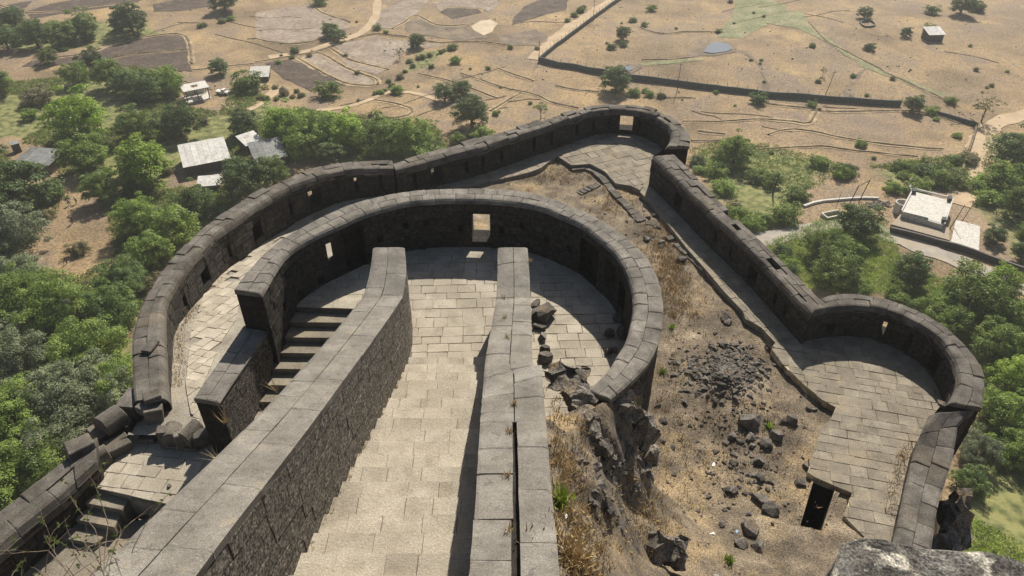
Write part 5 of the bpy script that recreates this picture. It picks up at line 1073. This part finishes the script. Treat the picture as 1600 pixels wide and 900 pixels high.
# ---------------------------------------------------------------- buildings, walls, poles in the valley
def frame(pxA, pxB):
    a, _ = G(*pxA); b_, _ = G(*pxB); return a, b_
def house(name, label, A, Bp, depth, h, roof_m, wall_m, pitch=.18, cat='house', ridge=0, over=.35, doors=1, sheets=8):
    """front-left and front-right ground corners surveyed in the photo; depth goes away from the viewer"""
    a, b_ = frame(A, Bp); d = (b_-a); d.z = 0; w = d.length; ang = math.atan2(d.y, d.x); e = empty(name, (a.x, a.y, min(a.z, b_.z)), ang); tag(e, label, cat)
    m_ = MB(); m_.box(0, w, 0, .18, -1, h); m_.box(0, w, depth-.18, depth, -1, h+pitch*depth); m_.add([(0,.18,-1),(0,depth-.18,-1),(0,depth-.18,h+pitch*depth),(0,.18,h)],[(3,2,1,0)]); m_.add([(w,.18,-1),(w,depth-.18,-1),(w,depth-.18,h+pitch*depth),(w,.18,h)],[(0,1,2,3)])
    m_.build('wall', wall_m, e)
    n = sheets; sw = (w+2*over)/n
    for k in range(n):
        x0 = -over + k*sw; dz = random.uniform(0,.03); r = MB(); y1 = depth+over+random.uniform(-.1,.1); z0, z1 = h+.03+dz-pitch*over, h+.03+dz+pitch*(depth+over)
        r.add([(x0+.02,-over,z0),(x0+sw-.01,-over,z0),(x0+sw-.01,y1,z1),(x0+.02,y1,z1),(x0+.02,-over,z0+.07),(x0+sw-.01,-over,z0+.07),(x0+sw-.01,y1,z1+.07),(x0+.02,y1,z1+.07)],[(3,2,1,0),(4,5,6,7),(0,1,5,4),(1,2,6,5),(2,3,7,6),(3,0,4,7)]); r.build('roof_sheet', roof_m, e)
    for k in range(doors):
        x = w*(.3+.4*k); dd_ = MB(); dd_.box(x, x+.9, -.05, -.003, 0, min(h-.3, 1.9)); dd_.build('door', M['timber'], e)
    return e, w, ang
house('white_roofed_house', 'long low house under a bright white corrugated roof in the left village', (293,276),(362,262), 9, 2.4, M['white_roof'], M['dark_wall'], .12)
house('house_annex', 'small white sheet roof lean-to in front of the white roofed house', (312,300),(345,296), 3.2, 1.4, M['white_roof'], M['brown_wall'], .15, cat='shed', sheets=3)
house('grey_roofed_house', 'dark house with grey metal roof beside the white roofed house', (404,268),(450,258), 7, 2.4, M['grey_roof'], M['dark_wall'], .2, sheets=5)
house('grey_roofed_shed', 'low grey sheet roof joined left of the dark house', (388,240),(412,232), 4, 2.2, M['white_roof'], M['dark_wall'], .2, cat='shed', sheets=3)
house('mud_house', 'weathered grey roofed shed at the left edge among trees', (30,268),(82,272), 6, 2.3, M['grey_roof'], M['brown_wall'], .1, cat='house', sheets=5)
house('outhouse', 'tiny upright hut behind the weathered shed', (24,240),(35,237), 1.6, 2.2, M['grey_roof'], M['dark_wall'], .1, cat='hut', sheets=1, over=.15, doors=0)
house('tin_shed', 'small shed with pale tin roof alone on the dry far slope', (1449,65),(1472,65), 4.0, 2.3, M['white_roof'], M['dark_wall'], .25, cat='shed', sheets=4)
house('tarpaulin_hut', 'low hut under a pale tarpaulin by the brown field', (392,127),(420,127), 5, 1.5, M['concrete'], M['dark_wall'], .2, cat='hut', sheets=2, doors=0)
house('white_box_hut', 'small white hut near the pole right of the terraces', (1420,305),(1432,305), 1.8, 1.4, M['white_roof'], M['concrete'], .1, cat='hut', sheets=1, over=.1, doors=0)
# hay hut
p, d = G(445,148); hs = empty('hay_hut', p); tag(hs, 'round topped straw hut beside the brown field', 'hut')
m_ = MB(); N_ = 12; prof = [(1.35,0),(1.45,.9),(1.2,1.7),(.7,2.3),(.1,2.7)]
for i in range(N_):
    for r_, z_ in prof: a = i*2*math.pi/N_; m_.V.append((r_*math.cos(a)*random.uniform(.93,1.07), r_*math.sin(a)*random.uniform(.93,1.07), z_))
for i in range(N_):
    for k in range(4): j = (i+1)%N_; m_.F.append((i*5+k, j*5+k, j*5+k+1, i*5+k+1))
m_.build('thatch', M['thatch'], hs); q = MB(); q.box(-.4,.4,-1.5,-1.35,0,1.2); q.build('doorway', M['timber'], hs)
# unfinished concrete frame
a, b_ = frame((294,160),(328,153)); dv = b_-a; w = dv.length; fr = empty('concrete_frame', a, math.atan2(dv.y, dv.x)); tag(fr, 'unfinished building of pale columns under a flat slab with a hole', 'building')
m_ = MB(); m_.box(-.4, w+.4, -.5, 5.0, -.8, .12); m_.build('floor_slab', M['concrete'], fr)
for x in (0, w*.5, w):
    for y in (0, 4.3): m_ = MB(); m_.box(x-.13, x+.13, y-.13, y+.13, .122, 3.0); m_.build('column', M['brown_wall'], fr)
m_ = MB(); rr = [(-.5,w*.35,-.5,4.9),(w*.65,w+.5,-.5,4.9),(w*.35+.003,w*.65-.003,-.5,1.3),(w*.35+.003,w*.65-.003,3.2,4.9)]
for r_ in rr: m_.box(*r_, 3.003, 3.25)
m_.build('roof_slab', M['concrete'], fr)
m_ = MB(); m_.box(.3, w-.3, 4.5, 4.62, .13, 1.5); m_.build('back_wall', M['concrete'], fr)
# parked vehicle
p, d = G(349,147); v = empty('parked_van', p, R(-15)); tag(v, 'cream pickup van parked beside the unfinished concrete frame', 'van')
m_ = MB(); m_.box(-1.9,1.9,-.8,.8,.35,.95); m_.add([(-.2,-.75,.953),(1.1,-.75,.953),(.9,-.65,1.55),(0,-.65,1.55),(-.2,.75,.953),(1.1,.75,.953),(.9,.65,1.55),(0,.65,1.55)],[(0,1,2,3),(7,6,5,4),(3,2,6,7),(1,5,6,2),(4,0,3,7)]); m_.build('body', M['vehicle_white'], v)
m_ = MB(); m_.add([(1.07,-.6,1.0),(1.07,.6,1.0),(.93,.55,1.5),(.93,-.55,1.5)],[(0,1,2,3)]); m_.build('windscreen', M['glass'], v)
for x in (-1.2,1.2):
    for y in (-.75,.75): m_ = MB(); m_.tube([(x,y-.1,.33),(x,y+.1,.33)], .33, 12); m_.build('wheel', M['tyre'], v)
# concrete roofed house on the right
zr = 0
pA, _ = G(1387,355); hb_ = empty('flat_roofed_house', pA, 0); tag(hb_, 'flat roofed concrete house with parapet corners beside the road', 'house'); gz = pA.z
def RPt(px, py, h): x, y = P(px, py, gz+h); return (x-pA.x, y-pA.y)
def C8p(x, y): return (1100 + x*.3888, 250 + y*.3888)
def solid(pxs, h, z0, z1, name, m, parent):
    q = [RPt(*C8p(*p_), h) for p_ in pxs]
    if area(q) < 0: q = q[::-1]
    V, Fc = prism(q, z0, z1, .03); return link(name, mesh(name, V, Fc), m, parent)
solid([(838,125),(998,165),(962,262),(795,212)], 2.2, -1, 2.2, 'wall', M['concrete'], hb_)
solid([(838,127),(996,167),(961,258),(797,210)], 2.2, 2.203, 2.26, 'roof', M['concrete'], hb_)
for a, b_ in (((838,118),(998,158)),((998,162),(965,262)),((836,125),(793,208)),((795,212),(900,238))):
    p1, p2 = Vector(RPt(*C8p(*a),2.2)), Vector(RPt(*C8p(*b_),2.2)); d = (p2-p1).normalized(); nn_ = Vector((-d.y, d.x))*.13; q = [tuple(p1+nn_), tuple(p2+nn_), tuple(p2-nn_), tuple(p1-nn_)]
    V, Fc = prism(q[::-1] if area(q) < 0 else q, 2.263, 2.6, .03); link('roof_parapet', mesh('roof_parapet', V, Fc), M['concrete'], hb_)
for a in ((842,128),(985,160),(962,245)): solid([(a[0]-9,a[1]-5),(a[0]+9,a[1]-2),(a[0]+7,a[1]+10),(a[0]-10,a[1]+8)], 2.2, 2.27, 3.0, 'roof_block', M['bluegrey'], hb_)
solid([(790,217),(985,272),(987,322),(752,258)], 1.2, -1, 1.2, 'veranda_roof', M['concrete_brown'], hb_)
m_ = MB(); c = RPt(*C8p(800,170), 2.2)
for k in range(20):
    a0, a1 = k*math.pi/10, (k+1)*math.pi/10
    for r_, fl_ in ((1.35,0),(1.15,1)):
        q = [(c[0]+r_*math.cos(a0), c[1]+r_*math.sin(a0), -1), (c[0]+r_*math.cos(a1), c[1]+r_*math.sin(a1), -1), (c[0]+r_*math.cos(a1), c[1]+r_*math.sin(a1), 2.2), (c[0]+r_*math.cos(a0), c[1]+r_*math.sin(a0), 2.2)]
        m_.add(q, [(0,1,2,3) if not fl_ else (3,2,1,0)])
    m_.add([(c[0]+r_*math.cos(t_), c[1]+r_*math.sin(t_), 2.2) for r_, t_ in ((1.35,a0),(1.35,a1),(1.15,a1),(1.15,a0))], [(0,1,2,3)])
wt = m_.build('water_tank', M['concrete'], None); wt.location = pA; tag(wt, 'round open concrete tank beside the flat roofed house', 'water tank')
yd2 = empty('concrete_yard', pA); tag(yd2, kind='structure'); solid([(1012,240),(1110,265),(1105,372),(990,338)], .5, -2, .5, 'slab', M['concrete'], yd2)
def wallrun(name, label, pxs, h, th, m, cat='wall', world=False, top=None, seg=2.5, posts=None, postlab=None):
    pts = [G(*p_)[0] for p_ in pxs]; L0 = sum((Vector(pts[i+1][:2])-Vector(pts[i][:2])).length for i in range(len(pts)-1)); n = max(3, int(L0/seg)); p = resample([(q.x, q.y) for q in pts], n); z = T(p[:,0], p[:,1])
    e = empty(name, (p[0][0], p[0][1], z[0])); tag(e, label, cat); m_ = MB(); o = Vector(e.location); V = []; nr = []
    for k in range(n):
        d = p[min(k+1,n-1)] - p[max(k-1,0)]; d /= np.hypot(*d); q = np.array([-d[1], d[0]])*th/2; hh = h*random.uniform(.95,1.05)
        for s_, z_ in ((1,-1),(1,hh),(-1,hh),(-1,-1)): V.append((p[k][0]+q[0]*s_-o.x, p[k][1]+q[1]*s_-o.y, z[k]+z_-o.z))
    Fc = [(k*4+j, (k+1)*4+j, (k+1)*4+j+1, k*4+j+1) for k in range(n-1) for j in range(3)] + [(0,1,2,3), ((n-1)*4+3,(n-1)*4+2,(n-1)*4+1,(n-1)*4)]
    w_ = link('masonry', mesh('masonry', V, Fc), m, e)
    bm = bmesh.new(); bm.from_mesh(w_.data); bmesh.ops.recalc_face_normals(bm, faces=bm.faces[:]); bm.to_mesh(w_.data); bm.free()
    if posts:
        pm = MB(); pm.tube([(0,0,0),(0,0,posts[1])], .05, 5); me = mesh('fence_post', pm.V, pm.F); me.materials.append(M['iron'])
        pp = resample([(q.x, q.y) for q in pts], int(L0/posts[0]))
        zz = T(pp[:,0], pp[:,1])
        for k in range(len(pp)): q = link('fence_post', me, None, e, (pp[k][0]-o.x, pp[k][1]-o.y, zz[k]+h-.05-o.z)); q.rotation_euler = (random.uniform(-.06,.06), random.uniform(-.06,.06), 0)
    return e
wallrun('boundary_wall', 'long dark boundary wall topped by fence posts crossing the dry valley', C3([(127,290),(200,310),(430,350),(600,378),(900,418),(1150,448),(1200,455),(1500,477),(1820,497)]), 1.6, .4, M['bluegrey'], posts=(2.6,1.1))
wallrun('boundary_wall', 'dark boundary wall running from the corner up to the top edge', C3([(125,290),(230,205),(350,115),(450,40),(540,-20)]), 1.3, .4, M['bluegrey'], posts=(2.8,1.1))
wallrun('dry_stone_wall', 'low dark stone wall continuing the boundary towards the track', C4([(760,532),(860,557),(975,592)]), 1.1, .4, M['bluegrey'])
wallrun('dry_stone_wall', 'brown stone wall going down beside the pale track on the right', C4([(977,592),(942,700),(903,820),(892,890)]), 1.0, .5, M['bund'])
wallrun('retaining_wall', 'stone retaining wall below the flat roofed house along the road', C8([(745,290),(985,352),(1160,412),(1286,457),(1420,500)]), 1.25, .4, M['dark_wall'])
wallrun('retaining_wall', 'pale low kerb wall left of the stone heap above the road', C8([(400,190),(480,168),(600,158),(700,158)]), .5, .5, M['concrete'])
# little stone enclosure and stone heap
wallrun('stone_enclosure', 'small square stone enclosure on the far dry slope', C4([(430,108),(478,100),(502,122),(455,130),(430,108)]), .6, .3, M['dark_wall'], cat='enclosure', seg=1.2)
def pg(cx, cy, sx, sy):
    def f(): p, _ = G(cx+random.gauss(0,sx), cy+random.gauss(0,sy)); return p
    return f
scatter('stone_heap', 160, pg(1375,320,10,3), .2, .7, SM, M['rock'])
scatter('stone_heap', 60, pg(1500,185,30,6), .2, .5, SM, M['rock'])
scatter('field_stones', 900, pg(1000,60,500,60), .15, .6, SM, M['rock'])
tb = empty('trough', G(1292,345)[0], R(20)); tag(tb, 'pale rectangular trough wall beside the dark road tree', 'trough')
for r_ in ((0,4,0,.25),(0,4,1.8,2.05),(0,.25,.253,1.797),(3.75,4,.253,1.797)): m_ = MB(); m_.box(*r_, -.4, .7); m_.build('trough_wall', M['concrete'], tb)
def pole(px, py, h, label, lean=0, r=.1, arm=True, px2=None):
    p, d = G(px, py); e = empty('utility_pole', p); tag(e, label, 'pole'); m_ = MB(); m_.tube([(0,0,-.3),(lean,0,h)], [r, r*.7], 7); m_.build('shaft', M['iron'], e)
    if arm: m_ = MB(); m_.box(lean-.55, lean+.55, -.05, .05, h-.5, h-.4); m_.build('crossarm', M['iron'], e)
pole(842,100,7,'thin pole at the corner of the boundary walls'); pole(927,32,7,'thin pole beside the upper boundary wall'); pole(1058,142,8,'thin pole at the middle of the long boundary wall'); pole(1287,155,8,'leaning pole behind the long boundary wall',lean=1.0)
pole(1207,305,5.5,'thick dark pole left of the green thicket',lean=.3,r=.2,arm=False); pole(1484,357,5.5,'pole at the corner of the concrete yard',lean=1,r=.09,arm=False); pole(1503,346,4,'short pole on the concrete yard',lean=.7,r=.08,arm=False); pole(1306,325,4,'short thin pole left of the H-shaped frame',lean=.2,r=.06,arm=False)
p1, _ = G(1323,327); p2, _ = G(1341,317); hf = empty('pole_frame', p1); tag(hf, 'H-shaped pair of poles joined by a bar above the road', 'pole frame'); dv = p2-p1
for q in (Vector((0,0,0)), dv): m_ = MB(); m_.tube([q+Vector((0,0,-.4)), q+Vector((.9,0,5.6))], .1, 7); m_.build('post', M['iron'], hf)
m_ = MB(); m_.tube([Vector((.85,0,5.4)), dv+Vector((.85,0,5.4))], .08, 6); m_.build('crossbar', M['iron'], hf)
# ---------------------------------------------------------------- people
def person(px, py, label, top, bottom, walk=0., rz=0.):
    p, d = G(px, py); e = empty('person', p, rz); tag(e, label, 'person')
    def skin(name, vs, es, rad, m):
        me = bpy.data.meshes.new(name); me.from_pydata(vs, es, []); o = bpy.data.objects.new(name, me); COL.objects.link(o); sk = o.modifiers.new('s', 'SKIN'); 
        for i, r_ in enumerate(rad): me.skin_vertices[0].data[i].radius = (r_, r_)
        me.skin_vertices[0].data[0].use_root = True
        o.modifiers.new('d', 'SUBSURF').levels = 1; dg = bpy.context.evaluated_depsgraph_get(); m2 = bpy.data.meshes.new_from_object(o.evaluated_get(dg)); bpy.data.objects.remove(o); m2.materials.clear(); return link(name, m2, m, e)
    w = walk
    body = [(0,0,.95),(0,0,1.2),(0,0,1.42),(0,0,1.52),(0,.02,1.62),(0,.03,1.72),(.19,0,1.4),(.25,-.1*w,1.13),(.24,.12+.15*w,.9),(.24,.15+.18*w,.82),(-.19,0,1.4),(-.25,.1*w,1.13),(-.24,.12-.15*w,.9),(-.24,.15-.18*w,.82),(.1,0,.9),(.11,.2*w,.5),(.11,.12*w,.08),(.11,.12*w+.15,.03),(-.1,0,.9),(-.11,-.1*w,.5),(-.11,-.3*w,.08),(-.11,-.3*w+.15,.03)]
    es = [(0,1),(1,2),(2,3),(3,4),(4,5),(2,6),(6,7),(7,8),(8,9),(2,10),(10,11),(11,12),(12,13),(0,14),(14,15),(15,16),(16,17),(0,18),(18,19),(19,20),(20,21)]
    skin('body', body, es, [.12,.12,.1,.055,.085,.07,.055,.042,.032,.035,.055,.042,.032,.035,.08,.055,.035,.03,.08,.055,.035,.03], M['skin'])
    skin('shirt', [body[i] for i in (0,1,2,6,7,10,11)], [(0,1),(1,2),(2,3),(3,4),(2,5),(5,6)], [.155,.155,.13,.08,.065,.08,.065], M[top])
    skin('trousers', [body[i] for i in (0,14,15,16,18,19,20)], [(0,1),(1,2),(2,3),(0,4),(4,5),(5,6)], [.14,.11,.08,.055,.11,.08,.055], M[bottom])
    skin('hair', [(0,0,1.72),(0,-.01,1.78)], [(0,1)], [.085,.06], M['hair'])
person(109,321,'person in white top walking on the path, left one of the pair','cloth_white','cloth_dark',1,R(160)); person(120,318,'person in white top walking on the path, right one of the pair','cloth_white','cloth_dark',-1,R(150))
person(114,349,'person in dark clothes walking in the bare clearing','cloth_dark','cloth_dark',1,R(200)); person(105,412,'person in dark clothes standing beside the thin bush in the clearing','cloth_dark','cloth_dark',.3,R(80))
# ---------------------------------------------------------------- haze
hm = bpy.data.materials.new('haze_air'); hm.use_nodes = True; nt = hm.node_tree; nt.nodes.remove(nt.nodes['Principled BSDF']); pvn = nt.nodes.new('ShaderNodeVolumePrincipled')
pvn.inputs['Color'].default_value = (.96,.97,.97,1); pvn.inputs['Density'].default_value = .00034; pvn.inputs['Anisotropy'].default_value = .3; nt.links.new(pvn.outputs[0], nt.nodes['Material Output'].inputs['Volume'])
m_ = MB(); m_.box(-1600,1600,-1600,2500,-8,92); hz = m_.build('haze', hm); tag(hz, kind='stuff')
